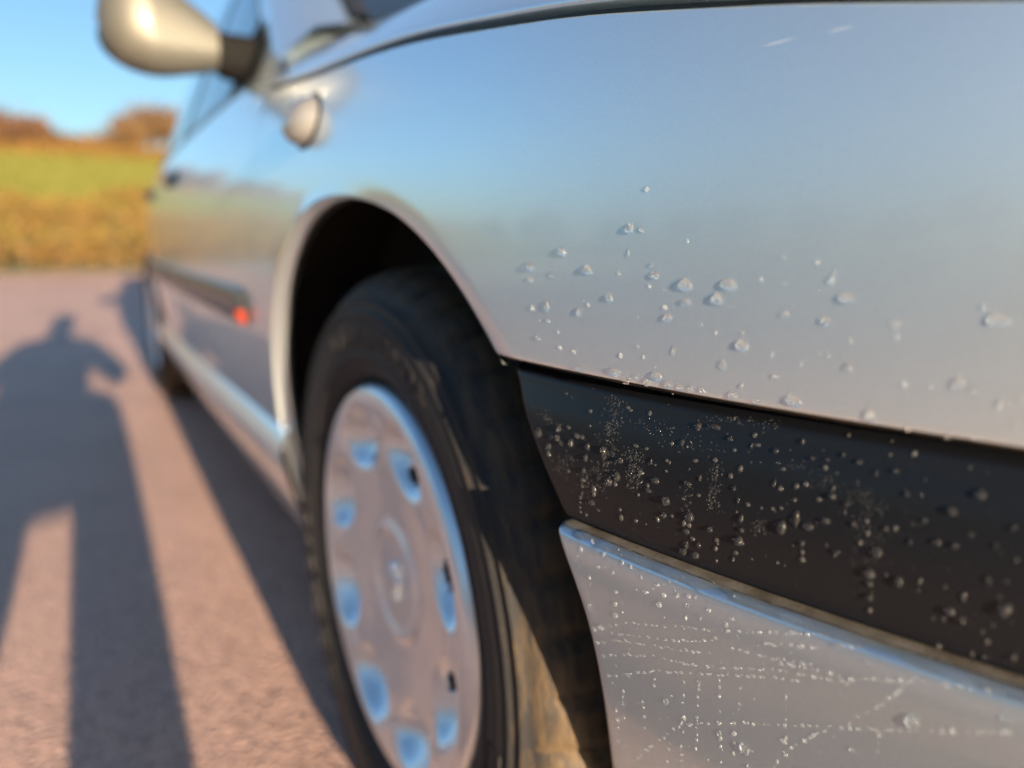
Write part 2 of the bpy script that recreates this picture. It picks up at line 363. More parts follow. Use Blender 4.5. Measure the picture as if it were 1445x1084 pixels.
def flange(name, yc, thetas, f, m, depth=.024, zmin=None):
    rows = []
    for th in thetas:
        c, s = -math.cos(th), math.sin(th); r = float(arch_r(yc+c, ZC+s*1.0, yc)) if False else None
        rr = float(arch_r(yc+c*.37, ZC+s*.37, yc)); y, z = yc+c*rr, ZC+s*rr; x = float(f(y, z))
        row = [(x, y, z)]; q_ = min(1, max(0, (y-yc)/.2))
        for k in range(1, 7):
            a = k/6*math.pi/2
            row.append((x+(.004+q_*.006)*math.sin(a), yc+c*(rr-(.0025+q_*.004)*(1-math.cos(a))), ZC+s*(rr-(.0025+q_*.004)*(1-math.cos(a)))))
        row.append((x+depth, yc+c*(rr-.0025-q_*.004), ZC+s*(rr-.0025-q_*.004)))
        row.append((x+depth, yc+c*(rr+.004), ZC+s*(rr+.004)))
        rows.append(row)
    return to_car(grid(name, rows, m))

# --- front fender
DOOR_Y = .392
def in_fender(y, z): return z < HOOD(np.clip(y, -.9, .45))-.002 and -.70 < y < DOOR_Y-.002 and z > .235
th_rear = math.pi+math.asin(.07/.366); th_c = math.atan2(ZF-ZC, .2716)
th_f = math.atan2(ZF-ZC, .6995)
th_a = np.concatenate([np.linspace(th_f+.002, th_c, 90), np.linspace(th_c, th_rear, 330)[1:]])
corners = [math.atan2(float(HOOD(-.70))-.002-ZC, .70), math.atan2(float(HOOD(DOOR_Y))-.002-ZC, -DOOR_Y), math.pi+math.atan2(.074, DOOR_Y)]
th_a = np.sort(np.concatenate([th_a, corners, [c+1e-3 for c in corners]]))
inner = lambda th: max(float(arch_r(-math.cos(th)*.37, ZC+math.sin(th)*.37, 0)), (ZF-ZC)/math.sin(th) if th < math.pi/2 and math.sin(th) > .2 else 0)
def outer_f(th): return max(ray_poly(th, 0, in_fender) if th > th_c else ray_poly2(th), inner(th)+1e-4)
def ray_poly2(th):
    c, s = -math.cos(th), math.sin(th)
    for r in np.linspace(inner(th)+1e-4, 1.3, 1201):
        y, z = c*r, ZC+s*r
        if not (z < HOOD(np.clip(y, -.9, .45))-.002 and y > -.70): return r
    return 1.3
Y, Z, f = polar_panel('front_fender', 0, th_a, inner, outer_f, 64, M['paint'], True)
fender = to_car(grid('front_fender', np.stack([f(Y, Z), Y, Z], -1), M['paint'], flip=True, normals=surf_normals(f, Y, Z)))
flange('fender_lip', 0, np.linspace(th_c, th_rear, 160), f, M['paint'])
# turned-in lower fender edge over the strip, coloured dark to mute warm reflected light
yy = np.linspace(-.70, -.272, 60)
x0 = side(yy, ZF, 0, True)
to_car(grid('fender_edge', [[(x0[i], yy[i], ZF), (x0[i]+.0012, yy[i], ZF-.0012), (x0[i]+.016, yy[i], ZF-.001)] for i in range(60)], M['grime_shade']))
to_car(grid('grimy_joint', [[(x0[i]+.014, yy[i], ZF), (x0[i]+.0135, yy[i], ZF-.010), (x0[i]+.014, yy[i], ZF-.03)] for i in range(60)], M['grime_shade']))

yy = np.linspace(-.70, .390, 90); zt = HOOD(yy)-.002; x0 = side(yy, zt)
to_car(grid('fender_top_edge', [[(x0[i], yy[i], zt[i]), (x0[i]+.0012, yy[i], zt[i]+.0012), (x0[i]+.006, yy[i], zt[i]+.0006), (x0[i]+.022, yy[i], zt[i]-.010)] for i in range(90)], M['paint']))
for p0, p1 in (((-0.4327, 0.7154), (-0.4461, 0.7165)), ((-0.4585, 0.7163), (-0.4673, 0.7167))):   # old scratches near the hood
    rows = []
    for t in np.linspace(0, 1, 8):
        y, z = p0[0]+(p1[0]-p0[0])*t, p0[1]+(p1[1]-p0[1])*t; wd = .00007*math.sin(math.pi*min(max(t, .05), .95))
        rows.append([(float(side(y, z+s_))-.00012, y, z+s_) for s_ in (-wd, wd)])
    to_car(grid('scratch', rows, M['scratch']))
# --- front bumper and its black strip: swept along the plan curve, then round the nose
def nose(t):                                # t 0..1 from the side (y=-.8) to the centre line
    p = [np.array(a) for a in ((.175, -.8), (.262, -.90), (.50, -.975), (.88, -.985))]
    return ((1-t)**3*p[0]+3*(1-t)**2*t*p[1]+3*(1-t)*t*t*p[2]+t**3*p[3],
            3*(1-t)**2*(p[1]-p[0])+6*(1-t)*t*(p[2]-p[1])+3*t*t*(p[3]-p[2]))
def sweep(name, zs, sec, m, extra_top=(), extra_bottom=(), nside=110):
    rows = []; prof = [(z, float(sec(z))) for z in zs]; prof = list(extra_bottom)+prof+list(extra_top)
    ends = []
    for z, o in prof:
        y = -.33
        for _ in range(30):
            rr = float(arch_r(y, z, 0)); y = -math.sqrt(max(rr*rr-(z-ZC)**2, .02))
        ends.append(y)
    u = np.linspace(0, 1, nside)**1.3
    for k in u:
        row = []
        for (z, o), ye in zip(prof, ends):
            y = ye+(-.8-ye)*k; d = max(0, 1-(ye-y)/.006); row.append((float(XP(y))+o+.0035*d*d, y, z))
        rows.append(row)
    for t in np.linspace(.05, 1, 26):
        (px, py), (dx, dy) = nose(t); n = np.array([-dy, dx])/math.hypot(dx, dy); k = min(t/.4, 1); n = (1-k)*np.array([1, 0])+k*n
        rows.append([(px+n[0]*o, py+n[1]*o, z) for z, o in prof])
    lead = [(x+.018, y-.001, z) for x, y, z in rows[0]]
    return to_car(grid(name, [lead]+rows, m, flip=True))
bz = np.concatenate([np.linspace(.20, .455, 24), np.linspace(.46, .474, 6), np.linspace(.4755, .4827, 12)])
bumper = sweep('front_bumper', bz, B, M['bumper_paint_cooled'], extra_top=[(.48295, -.0006)], extra_bottom=[(.19, .12), (.195, .095)])
szs = np.concatenate([np.linspace(.4868, .495, 7), np.linspace(.499, .552, 22), np.linspace(.555, .5655, 10)])
sweep('bumper_ledge', [], B, M['ledge'], extra_top=[(.48295, -.0008), (.4833, .0030), (.4838, .009), (.4842, .018)])
strip = sweep('bumper_strip', szs, T, M['plastic'], extra_top=[(.5662, .022), (.5665, .032)], extra_bottom=[(.4850, .0060), (.4847, .016)])
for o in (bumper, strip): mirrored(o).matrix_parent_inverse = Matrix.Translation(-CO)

# --- hood
hy = np.concatenate([np.linspace(-.93, -.70, 8)[:-1], np.linspace(-.70, .50, 66)])
def hood_edge(y):
    ye = max(y, -.70); z = float(HOOD(ye)); x = float(XP(ye)+G(z))
    if y < -.70: t = (-.70-y)/.23; z -= .055*t; x += .33*t**1.8
    return x, z
rows = []
for y in hy:
    x, z = hood_edge(y); row = [(x+.030, y, z-.012), (x+.012, y, z+.0035), (x+.0030, y, z+.0050), (x+.0014, y, z+.0060), (x+.0012, y, z+.0072), (x+.0022, y, z+.0094)]
    for u in np.linspace(0, 1, 46)[1:]:
        s = u**1.5; xx = x+.0022+(CX-x-.0022)*s; dx = xx-x-.0022
        zz = z+.0094+.086*(1-math.exp(-dx/.088))+.035*math.sin(min(dx/.8, 1)*math.pi/2)
        row.append((xx, y-(.20*(s**.8)*max(0, (y+.1)/.52) if y > -.1 else 0), zz))
    rows.append(row)
H_ = np.array(rows); M2 = H_[:, ::-1].copy(); M2[..., 0] = 2*CX-M2[..., 0]
hood = to_car(grid('hood', np.concatenate([H_, M2[:, 1:]], 1), M['paint'], flip=True))
to_car(grid('hood_gap_seal', [[(hood_edge(y)[0]+.010, y, hood_edge(y)[1]-.006), (hood_edge(y)[0]+.012, y, hood_edge(y)[1]+.0055)] for y in hy], M['seal']))
# the dark structure behind the fender
yy = np.linspace(-.72, .42, 30)
to_car(grid('inner_wing', [[(float(XP(y))+.13, y, .60), (float(XP(y))+.11, y, .70), (float(XP(y)+G(float(HOOD(y))))+.02, y, float(HOOD(y))-.016)] for y in yy], M['dark']))

rows = [[(float(XP(-.43)+G(z))+.020+(.60-.02)*u, -.43, z) for u in np.linspace(0, 1, 4)] for z in np.linspace(.21, .724, 16)]
to_car(grid('bulkhead', rows, M['dark'], smooth=False))
# --- nose: headlamp, grille, plate
hl = []
for t in np.linspace(-.25, .62, 20):
    if t < 0: y = -.8-t*.4; px, py = float(XP(y)), y
    else: (px, py), _ = nose(t)
    hl.append([(px+.004, py+.008, .575), (px-.002+.01*max(t, 0), py+.003, .60), (px+.004, py+.012, .635), (px+.02, py+.03, .655)])
headlamp = to_car(grid('headlamp', hl, M['lamp'], flip=True)); mirrored(headlamp).matrix_parent_inverse = Matrix.Translation(-CO)
to_car(grid('grille', [[(x, -.965-.01*math.cos((x-CX)*2), z) for z in (.575, .60, .625, .65)] for x in np.linspace(.58, 1.18, 12)], M['seal']))

# --- doors, sill, quarter, rear
def side_panel(name, y0, y1, zlo, zhi, m=None, n=(60, 40), yc=None, cut=None):
    rows = []
    ys = np.linspace(y0, y1, n[0]); Y = np.repeat(ys[:, None], n[1], 1); Z = np.zeros_like(Y)
    for i, y in enumerate(ys):
        lo = zlo(y) if callable(zlo) else zlo; hi = zhi(y) if callable(zhi) else zhi
        Z[i] = np.linspace(lo, hi, n[1])
    X = side(Y, Z)+.0025*np.clip(1-np.minimum(Y-y0, y1-Y)/.004, 0, 1)**2
    o = to_car(grid(name, np.stack([X, Y, Z], -1), m or M['paint'], flip=True, normals=surf_normals(lambda y, z: side(y, z), Y, Z)))
    return o
BELT = .872
SILL = lambda y: .382-.03*(y-.4)/1.6
def rear_lo(y):
    d = 2.70-y; return max(SILL(y), ZC+math.sqrt(max(.362**2-d*d, 0)) if abs(d) < .362 else 0)
door = side_panel('front_door', DOOR_Y+.003, 1.498, SILL, BELT, n=(70, 44))
rdoor = side_panel('rear_door', 1.503, 2.40, lambda y: rear_lo(y) if y > 2.338 else SILL(y), BELT, n=(60, 44))
quarter = side_panel('rear_quarter', 2.404, 3.42, lambda y: max(rear_lo(y), .50) if y < 3.07 else .50, lambda y: BELT+.01*(y-2.4), n=(70, 36))
flange('rear_arch_lip', 2.70, np.linspace(.35, math.pi+.1, 60), lambda y, z: float(XP(y)+G(max(z, .2))), M['paint'])
for o in (fender, door, rdoor, quarter): mirrored(o).matrix_parent_inverse = Matrix.Translation(-CO)
for y0 in (DOOR_Y+.0005, 1.5005, 2.402):    # dark shut lines behind the panel gaps
    to_car(grid('shut_line', [[(float(side(y, z))+.006, y, z) for y in (y0-.012, y0+.012)] for z in np.linspace(.4, .87, 20)], M['seal']))
# sill: its upper shelf looks at the sky, its face at the road
rows = []
for y in np.linspace(.345, 2.36, 50):
    e = min(1, (y-.345)/.03, (2.36-y)/.03); zs = SILL(y); b = float(XP(y))
    rows.append([(b+G(zs)+.012, y, zs+.004), (b+G(zs)-.002, y, zs-.001), (b-.0015*e+.010, y, zs-.028), (b-.004*e+.010, y, zs-.040), (b-.003*e+.014, y, zs-.055), (b+.026, y, zs-.10), (b+.040, y, .235), (b+.06, y, .215), (b+.12, y, .21)])
sill = to_car(grid('sill', rows, M['paint'])); mirrored(sill).matrix_parent_inverse = Matrix.Translation(-CO)
# rub strips on the doors
def moulding(y0, y1):
    rows = []
    for y in np.concatenate([[y0, y0+.004, y0+.012], np.linspace(y0+.03, y1-.02, 24), [y1-.004, y1]]):
        e = math.sqrt(max(0, min(1, (y-y0+.001)/.02, (y1-y+.001)/.012))); row = []
        for a in np.linspace(0, math.pi, 11):
            z = .541+.0275*math.cos(a)*(.75+.25*e); row.append((float(side(y, z))-.014*max(math.sin(a), 0)**.5*e+.001, y, z))
        rows.append(row)
    return to_car(grid('door_moulding', rows, M['mould'], flip=False))
md = moulding(.462, 1.49); moulding(1.51, 2.36)
rows = []
for y in np.linspace(.4635, .506, 10):
    e = math.sqrt(max(0, min(1, (y-.462+.001)/.02)))
    row = []
    for a in np.linspace(1.75, 2.8, 6):
        z = .541+.0275*math.cos(a)*(.75+.25*e); row.append((float(side(y, z))-.014*max(math.sin(a), 0)**.5*e-.0012, y, z))
    rows.append(row)
tag(to_car(grid('side_reflector', rows, M['amber'])), 'orange red insert at the front tip of the door strip')
for y0 in (1.28, 2.12):
    rows = []
    for y in np.linspace(y0, y0+.2, 16):
        e = max(math.sin((y-y0)/.2*math.pi), 0)**.4
        rows.append([(float(side(y, .775+.018*math.cos(a)))-.022*math.sin(a)*e+.002, y, .775+.018*math.cos(a)) for a in np.linspace(0, math.pi, 9)])
    to_car(grid('door_handle', rows, M['plastic']))
# rear bumper
rows = []
for y in np.linspace(3.06, 3.60, 26):
    rows.append([(float(XP(y))+o, y, z) for z, o in ((.22, .09), (.26, .05), (.36, .012), (.46, -.008), (.495, -.010), (.505, .01))])
rows.append([(CX, 3.74, z) for z in (.22, .26, .36, .46, .495, .505)])
rb = to_car(grid('rear_bumper', rows, M['bumper_paint_cooled'], flip=True)); mirrored(rb).matrix_parent_inverse = Matrix.Translation(-CO)
rows = [[(float(XP(y))-.012, y, .47), (float(XP(y))-.02, y, .455), (float(XP(y))-.018, y, .425), (float(XP(y))-.002, y, .41)] for y in np.linspace(3.07, 3.60, 16)]
rows.append([(CX, 3.755, z) for z in (.47, .455, .425, .41)])
rs = to_car(grid('rear_strip', rows, M['plastic'], flip=True)); mirrored(rs).matrix_parent_inverse = Matrix.Translation(-CO)
# boot and tail
rows = []
for z, yb, xo in ((.50, 3.66, .26), (.62, 3.70, .24), (.75, 3.69, .25), (.88, 3.66, .28), (.925, 3.60, .30), (.94, 3.45, .30), (.945, 3.2, .28), (.95, 3.02, .26)):
    rows.append([(xo+(2*CX-2*xo)*u, yb-.05*(abs(2*u-1)**3), z+.02*(1-(2*u-1)**2)*(z > .9)) for u in np.linspace(0, 1, 20)])
to_car(grid('boot_lid', rows, M['paint']))
rows = [[(float(XP(y)+G(.88)), y, .882), (float(XP(y))+.16, y, .915), (.29, y+.0, .94)] for y in np.linspace(2.95, 3.55, 14)]
q2 = to_car(grid('quarter_top', rows, M['paint'])); mirrored(q2).matrix_parent_inverse = Matrix.Translation(-CO)
tail = to_car(grid('tail_lamp', [[(float(XP(y))+.02, y, z) for z in (.66, .74, .84)] for y in np.linspace(3.42, 3.6, 8)]+[[(.50, 3.70, z) for z in (.66, .74, .84)]], M['amber'], flip=True))
mirrored(tail).matrix_parent_inverse = Matrix.Translation(-CO)

# --- greenhouse
RAIL = Spl([.42, .62, .82, 1.05, 1.25, 1.5, 1.9, 2.3, 2.6, 2.85, 3.05, 3.15], [.865, .965, 1.068, 1.19, 1.285, 1.345, 1.365, 1.34, 1.23, 1.09, .965, .91])
def XG(y, z): return XP(np.clip(y, .3, 3.2))+.060+.42*(z-.872)+.05*np.clip(z-1.0, 0, 1)**2
rows = [[(float(XG(y, z)), y, z) for z in np.linspace(BELT, max(float(RAIL(y)), BELT+.004), 20)] for y in np.linspace(.43, 3.12, 90)]
gh = to_car(grid('window_frame', rows, M['paint'])); mirrored(gh).matrix_parent_inverse = Matrix.Translation(-CO)
def pane(name, y0, y1, f0, f1, m, off):
    rows = []
    for y in np.linspace(y0, y1, 40):
        lo = BELT+.016; hi = max(min(float(RAIL(y))-.045, f1(y)), lo+.002)
        rows.append([(float(XG(y, z))-off, y, z) for z in np.linspace(lo, hi, 16)])
    o = to_car(grid(name, rows, m)); mirrored(o).matrix_parent_inverse = Matrix.Translation(-CO); return o
pane('front_side_window', .60, 1.462, None, lambda y: 9, M['glass'], .003)
pane('rear_side_window', 1.525, 2.42, None, lambda y: 9, M['glass'], .003)
pane('quarter_window', 2.445, 2.80, None, lambda y: 9, M['glass'], .003)
to_car(grid('b_pillar_trim', [[(float(XG(y, z))-.0045, y, z) for z in np.linspace(BELT+.012, 1.315, 12)] for y in (1.462, 1.49, 1.525)], M['seal']))
rows = [[(float(XG(y, BELT))-.001, y, BELT-.003), (float(XG(y, BELT))-.004, y, BELT+.002), (float(XG(y, BELT+.010))-.004, y, BELT+.010), (float(XG(y, BELT+.016))-.003, y, BELT+.016)] for y in np.linspace(.66, 2.86, 40)]
to_car(grid('waist_seal', rows, M['mould']))
# windscreen, pillars, cowl
def ws_base(u): x = .175+(2*CX-.35)*u; k = 1-(2*u-1)**2; return np.array((x, .52-.27*k, .958+.03*k))
def ws_top(u): x = .33+(2*CX-.66)*u; k = 1-(2*u-1)**2; return np.array((x, 1.33-.09*k, 1.335+.055*k))
rows = [[ws_base(u)*(1-v)+ws_top(u)*v+np.array((0, -.03*v*(1-v), .06*v*(1-v))) for v in np.linspace(0, 1, 14)] for u in np.linspace(0, 1, 30)]
to_car(grid('windscreen', rows, M['glass'], flip=True))
rows = []
for v in np.linspace(0, 1, 24):
    a = ws_base(0)*(1-v)+ws_top(0)*v+np.array((0, -.03*v*(1-v), .06*v*(1-v))); y = .44+v*.86; z = float(RAIL(y)); b = np.array((float(XG(y, z)), y, z))
    m_ = (a+b)/2+np.array((-.012, -.012, .014))
    rows.append([a+np.array((.004, .0, -.002)), a*.75+b*.25+np.array((-.004, -.006, .009)), m_, a*.25+b*.75+np.array((-.009, -.006, .006)), b])
ap = to_car(grid('a_pillar', rows, M['paint'], flip=False)); mirrored(ap).matrix_parent_inverse = Matrix.Translation(-CO)
rows = []
for v in np.linspace(0, 1, 24):
    a = ws_base(0)*(1-v)+ws_top(0)*v+np.array((0, -.03*v*(1-v), .06*v*(1-v))); rows.append([a+np.array((-.012, -.006, .006)), a+np.array((-.004, -.012, .010)), a+np.array((.016, -.012, .006))])
to_car(grid('windscreen_seal', rows, M['seal']))
rows = []
for u in np.linspace(0, .5, 16):
    p = ws_base(u); h = H_[-1]; i = np.argmin(abs(h[:, 0]-p[0])); hx, hyy, hz = h[i]
    rows.append([p+np.array((0, .01, -.004)), p+np.array((0, -.012, -.006)), np.array((p[0], min(hyy+.01, p[1]-.004), hz-.012)), np.array((p[0], hyy-.03, hz-.035))])
cw = to_car(grid('cowl', rows, M['seal'])); mirrored(cw).matrix_parent_inverse = Matrix.Translation(-CO)
# panel closing the corner between hood, pillar and door
rows = []
for v in np.linspace(0, 1, 14):
    y = .405+.17*v; z = float(RAIL(max(y, .42))); b = np.array((float(XG(y, z)) if y > .42 else .085, y, z)); q = ws_base(0)+np.array((.03, -.005-.06*(1-v), -.03-.06*(1-v)))
    rows.append([b, b*.6+q*.4+np.array((0, 0, .008)), q])
cp = to_car(grid('corner_panel', rows, M['paint'])); mirrored(cp).matrix_parent_inverse = Matrix.Translation(-CO)
to_car(grid('corner_filler', [[(float(XP(y)+G(z)), y, z) for z in np.linspace(.80, .872, 8)] for y in np.linspace(.405, .46, 6)], M['paint']))
# roof, rear window
rows = []
for y in np.linspace(1.22, 2.52, 36):
    z = float(RAIL(y)); x = float(XG(y, z)); rows.append([(x+(2*CX-2*x)*u, y, z+.075*(1-(2*u-1)**2)**.8) for u in np.linspace(0, 1, 30)])
to_car(grid('roof', rows, M['paint'], flip=True))
rows = []
for v in np.linspace(0, 1, 14):
    y = 2.52+.55*v; z = float(RAIL(2.52))*(1-v)+.95*v; x = float(XG(2.52, float(RAIL(2.52))))*(1-v)+.26*v; rows.append([(x+(2*CX-2*x)*u, y, z+.075*(1-v*.7)*(1-(2*u-1)**2)**.8) for u in np.linspace(0, 1, 20)])
to_car(grid('rear_window', rows, M['glass'], flip=True))
# underside
V = [(x, y, z) for x in (.10, 1.66) for y in (-.84, 3.55) for z in (.215, .30)]
to_car(mesh_obj('underbody', V, [(0, 1, 3, 2), (4, 6, 7, 5), (0, 4, 5, 1), (2, 3, 7, 6), (0, 2, 6, 4), (1, 5, 7, 3)], M['dark'], smooth=False))

# --- wheel housings
for yc in (0, 2.70):
    rows = []
    for a in np.linspace(-.25, math.pi+.25, 50):
        y_, z_ = yc-math.cos(a)*.389, ZC+math.sin(a)*.389; xs = float(XP(y_)+G(max(z_, .2)))+.013
        rows.append([(x, yc-math.cos(a)*r, ZC+math.sin(a)*r) for x, r in ((xs, .389), (.06, .392), (.12, .395), (.27, .395), (.275, .30), (.275, .05))])
    ln = to_car(grid('arch_liner', rows, M['dark'])); mirrored(ln).matrix_parent_inverse = Matrix.Translation(-CO)

# --- wheels
HZ = .305
TP = [(.196, .022), (.203, .008), (.209, .0), (.218, -.005), (.2225, -.0055), (.2245, -.0075), (.2265, -.0077), (.2285, -.0065), (.238, -.0095), (.248, -.011), (.258, -.0108), (.2645, -.0092), (.2655, -.0106), (.2675, -.0106), (.2685, -.0078),
      (.2745, -.0058), (.2755, -.0072), (.2775, -.0068), (.2785, -.0036), (.286, .001), (.292, .006), (.2985, .0135), (.303, .022), (.306, .032), (.3075, .045), (.308, .046), (.301, .048), (.301, .054), (.3085, .056), (.309, .085), (.302, .087), (.302, .094), (.309, .096), (.309, .125), (.302, .127), (.302, .134), (.308, .136), (.307, .16), (.298, .178), (.28, .19), (.24, .197), (.20, .185)]
def make_wheel(name, yc, xo, hub_m):
    root = empty(name, (xo, yc, HZ)); to_car(root)
    NS = 288; rows = []
    for i in range(NS):
        a = i/NS*2*math.pi; row = []
        for r, x in TP:
            rr = r
            if i % 6 == 0 and r > .290 and (x < .046 or x > .136): rr = r-min(.005, (r-.290)*.5)
            if i % 3 == 0 and .0455 < x < .135 and r > .305: rr = r-.002
            z = rr*math.sin(a)
            row.append((x, -rr*math.cos(a), max(z, -HZ+.001)))
        rows.append(row)
    ty = grid('tyre', rows, M['tyre'], root, flip=True, wrap_u=True)
    # raised strokes moulded into the sidewall
    V, F = [], []
    def bar(a0, a1, r0, r1, h=.0013):
        n = max(2, int(abs(a1-a0)/1.2)+1); k = len(V)
        for i in range(n):
            a = R(a0+(a1-a0)*i/(n-1)); rm0 = r0; rm1 = r1
            for r, e in ((rm0, .0004), (rm0+.0004, -h), (rm1-.0004, -h), (rm1, .0004)):
                x = float(np.interp(r, [p[0] for p in TP[:20]], [p[1] for p in TP[:20]])); V.append((x+e, -r*math.cos(a), r*math.sin(a)))
        for i in range(n-1):
            for j in range(3): F.append((k+i*4+j, k+i*4+j+1, k+(i+1)*4+j+1, k+(i+1)*4+j))
        F.append((k, k+1, k+2, k+3)); F.append((k+(n-1)*4, k+(n-1)*4+3, k+(n-1)*4+2, k+(n-1)*4+1))
    for off in (0, 118, 236):
        for a0, kind in ((-4, 'n'), (-14, 'n'), (-24, 'n'), (88, 'o'), (80, 'o'), (73, 'i'), (67, 'o'), (60, 'i')):
            a = a0+off
            if kind == 'n': bar(a, a-6.5, .256, .2585); bar(a-1.2, a-7, .235, .2375); bar(a, a-.8, .240, .2565); bar(a-6.5, a-7.2, .2375, .252)
            elif kind == 'o': bar(a, a-4.5, .2545, .2585); bar(a, a-4.5, .240, .244); bar(a, a-1.1, .243, .255); bar(a-3.4, a-4.5, .243, .255)
            else: bar(a, a-1.4, .240, .2585); bar(a-1.4, a-3.6, .247, .2505)
    tag(mesh_obj('sidewall_relief', V, F, M['tyre'], root, smooth=False), kind='stuff')
    # hubcap: eight dished recesses with a vent slot at the outer end of each
    NR, NT = 74, 320; rr = np.concatenate([[0.0004], np.linspace(.004, .1995, NR-1)]); tt = np.linspace(0, 2*math.pi, NT, endpoint=False)
    def cap_x(r, t):
        b = np.interp(r, [0, .046, .050, .0535, .057, .061, .09, .125, .150, .158, .166, .180, .192, .1965, .1995], [.0120, .0125, .0110, .0072, .0075, .0122, .0095, .0045, .0030, .0015, -.0008, -.0045, -.0030, .001, .010])
        d = (t-R(24)+math.pi/8) % (math.pi/4)-math.pi/8
        e = ((r-.147)/.032)**2+((d*.148)/.046)**2
        b = b+.0205*np.clip(1-e**1.3, 0, 1)**1.1
        g = ((r-.158)/.010)**2+(((t-R(24)) % (math.pi/4)-math.pi/8)*.158/.016)**2
        return b-.0035*np.exp(-g)
    RR, TT = np.meshgrid(rr, tt); X = cap_x(RR, TT)
    k = np.array([.25, .5, .25])                       # soften the profile's breaks
    for _ in range(2): X[:, 1:-1] = X[:, :-2]*.25+X[:, 1:-1]*.5+X[:, 2:]*.25
    P = np.stack([X, -RR*np.cos(TT), RR*np.sin(TT)], -1)
    fs = []
    for fc in gfaces(NT, NR, wrap_u=True, flip=True):
        i = [v//NR for v in fc]; j = [v % NR for v in fc]; r = np.mean(rr[j]); t = tt[i[0]]
        d = (t-R(24)+math.pi/8) % (math.pi/4)-math.pi/8
        if ((r-.1285)/.0042)**2+((d*.130)/.014)**2 < 1: continue
        fs.append(fc)
    solid(mesh_obj('hubcap', P.reshape(-1, 3), fs, M['hub'], root), .0022, -1)
    # embossed emblem in the middle: an upright beast-like silhouette
    em = [(-.010, -.016), (-.004, -.017), (-.003, -.010), (.002, -.008), (.004, -.016), (.010, -.016), (.0075, -.006), (.009, .002), (.014, .000), (.0145, .004), (.009, .0075), (.013, .011), (.0125, .0145), (.007, .013), (.006, .019), (-.001, .0205), (-.006, .016), (-.0045, .009), (-.0075, .002), (-.012, .008), (-.014, .005), (-.010, -.003)]
    n = len(em); V = [(.0085, -x, y) for x, y in em]+[(.0065+.0, -x*.82, y*.86) for x, y in em]+[(.0126, -x*1.04, y*1.04) for x, y in em]
    F = [tuple(range(n, 2*n))]+[(i, (i+1) % n, n+(i+1) % n, n+i) for i in range(n)]+[(2*n+i, 2*n+(i+1) % n, (i+1) % n, i) for i in range(n)]
    mesh_obj('emblem', V, F, M['hub'], root, smooth=False)
    rows = [[(x, -r*math.cos(a), r*math.sin(a)) for r, x in ((.001, .055), (.06, .055), (.10, .05), (.17, .05), (.19, .03), (.197, .02), (.197, .17))] for a in np.linspace(0, 2*math.pi, 48, endpoint=False)]
    grid('rim', rows, M['dark'], root, wrap_u=True)
    return root
def copy_tree(o, parent, x):
    c = o.copy(); COL.objects.link(c); c.location.x = x
    for ch in o.children:
        d = ch.copy(); COL.objects.link(d); d.parent = c
    return c
fwheel = make_wheel('front_wheel', 0, 0, M['hub'])
rwheel = copy_tree(fwheel, car, .024); rwheel.name = 'rear_wheel'; rwheel.location.y = 2.70
for wsrc in (fwheel, rwheel):                        # the far pair, turned round
    c = copy_tree(wsrc, car, 2*CX-wsrc.location.x); c.rotation_euler.z = math.pi; c.name = wsrc.name.split('.')[0]

# --- door mirror
mir = empty('door_mirror', (.06, .70, .90)); to_car(mir); MO = Vector((.06, .70, .90))
def ring_loft(name, secs, m, parent, org, n=36, pw=2.4):
    rows = []
    for x, yc, zc, hy_, hz in secs:
        row = []
        for a in np.linspace(0, 2*math.pi, n, endpoint=False):
            c, s = math.cos(a), math.sin(a)
            row.append((x-org[0], yc+hy_*math.copysign(abs(c)**(2/pw), c)-org[1], zc+hz*math.copysign(abs(s)**(2/pw), s)-org[2]))
        rows.append(row)
    return grid(name, rows, m, parent, wrap_v=True, flip=True)
secs = []
for u in np.linspace(0, 1, 30):
    x = -.172+.168*u; g = math.sqrt(max(0, 1-(1-min(u/.42, 1))**2.3)) if u < .42 else 1
    hz = (.073*g if u < .42 else .073-.037*((u-.42)/.58)**1.3)
    zc = .964-.026*max(0, (u-.3)/.7)**1.2
    hy_ = .062*g if u < .42 else .062-.022*((u-.42)/.58)
    secs.append((x, .705+.0*u, zc, max(hy_, .001), max(hz, .001)))
ring_loft('mirror_housing', secs, M['cap_paint'], mir, MO)
ring_loft('mirror_arm', [(-.0085, .712, .937, .036, .032), (.008, .714, .929, .038, .035), (.06, .715, .925, .042, .038), (.085, .716, .918, .05, .043), (.105, .718, .912, .055, .047)], M['arm'], mir, MO)
a = np.linspace(0, 2*math.pi, 30, endpoint=False)
mesh_obj('mirror_glass', [(-.085+.085*math.cos(t)-MO[0], .768-MO[1], .952+.055*math.sin(t)-MO[2]) for t in a], [tuple(range(30))], M['chrome'], mir, smooth=False)
rows = []
for y in np.linspace(.585, .80, 12):
    hi = min(float(RAIL(y))-.02, 1.03-.6*max(0, y-.70)); rows.append([(float(XG(y, z))-.006, y, z) for z in np.linspace(BELT+.006, max(hi, BELT+.02), 8)])
to_car(grid('mirror_base', rows, M['arm']))

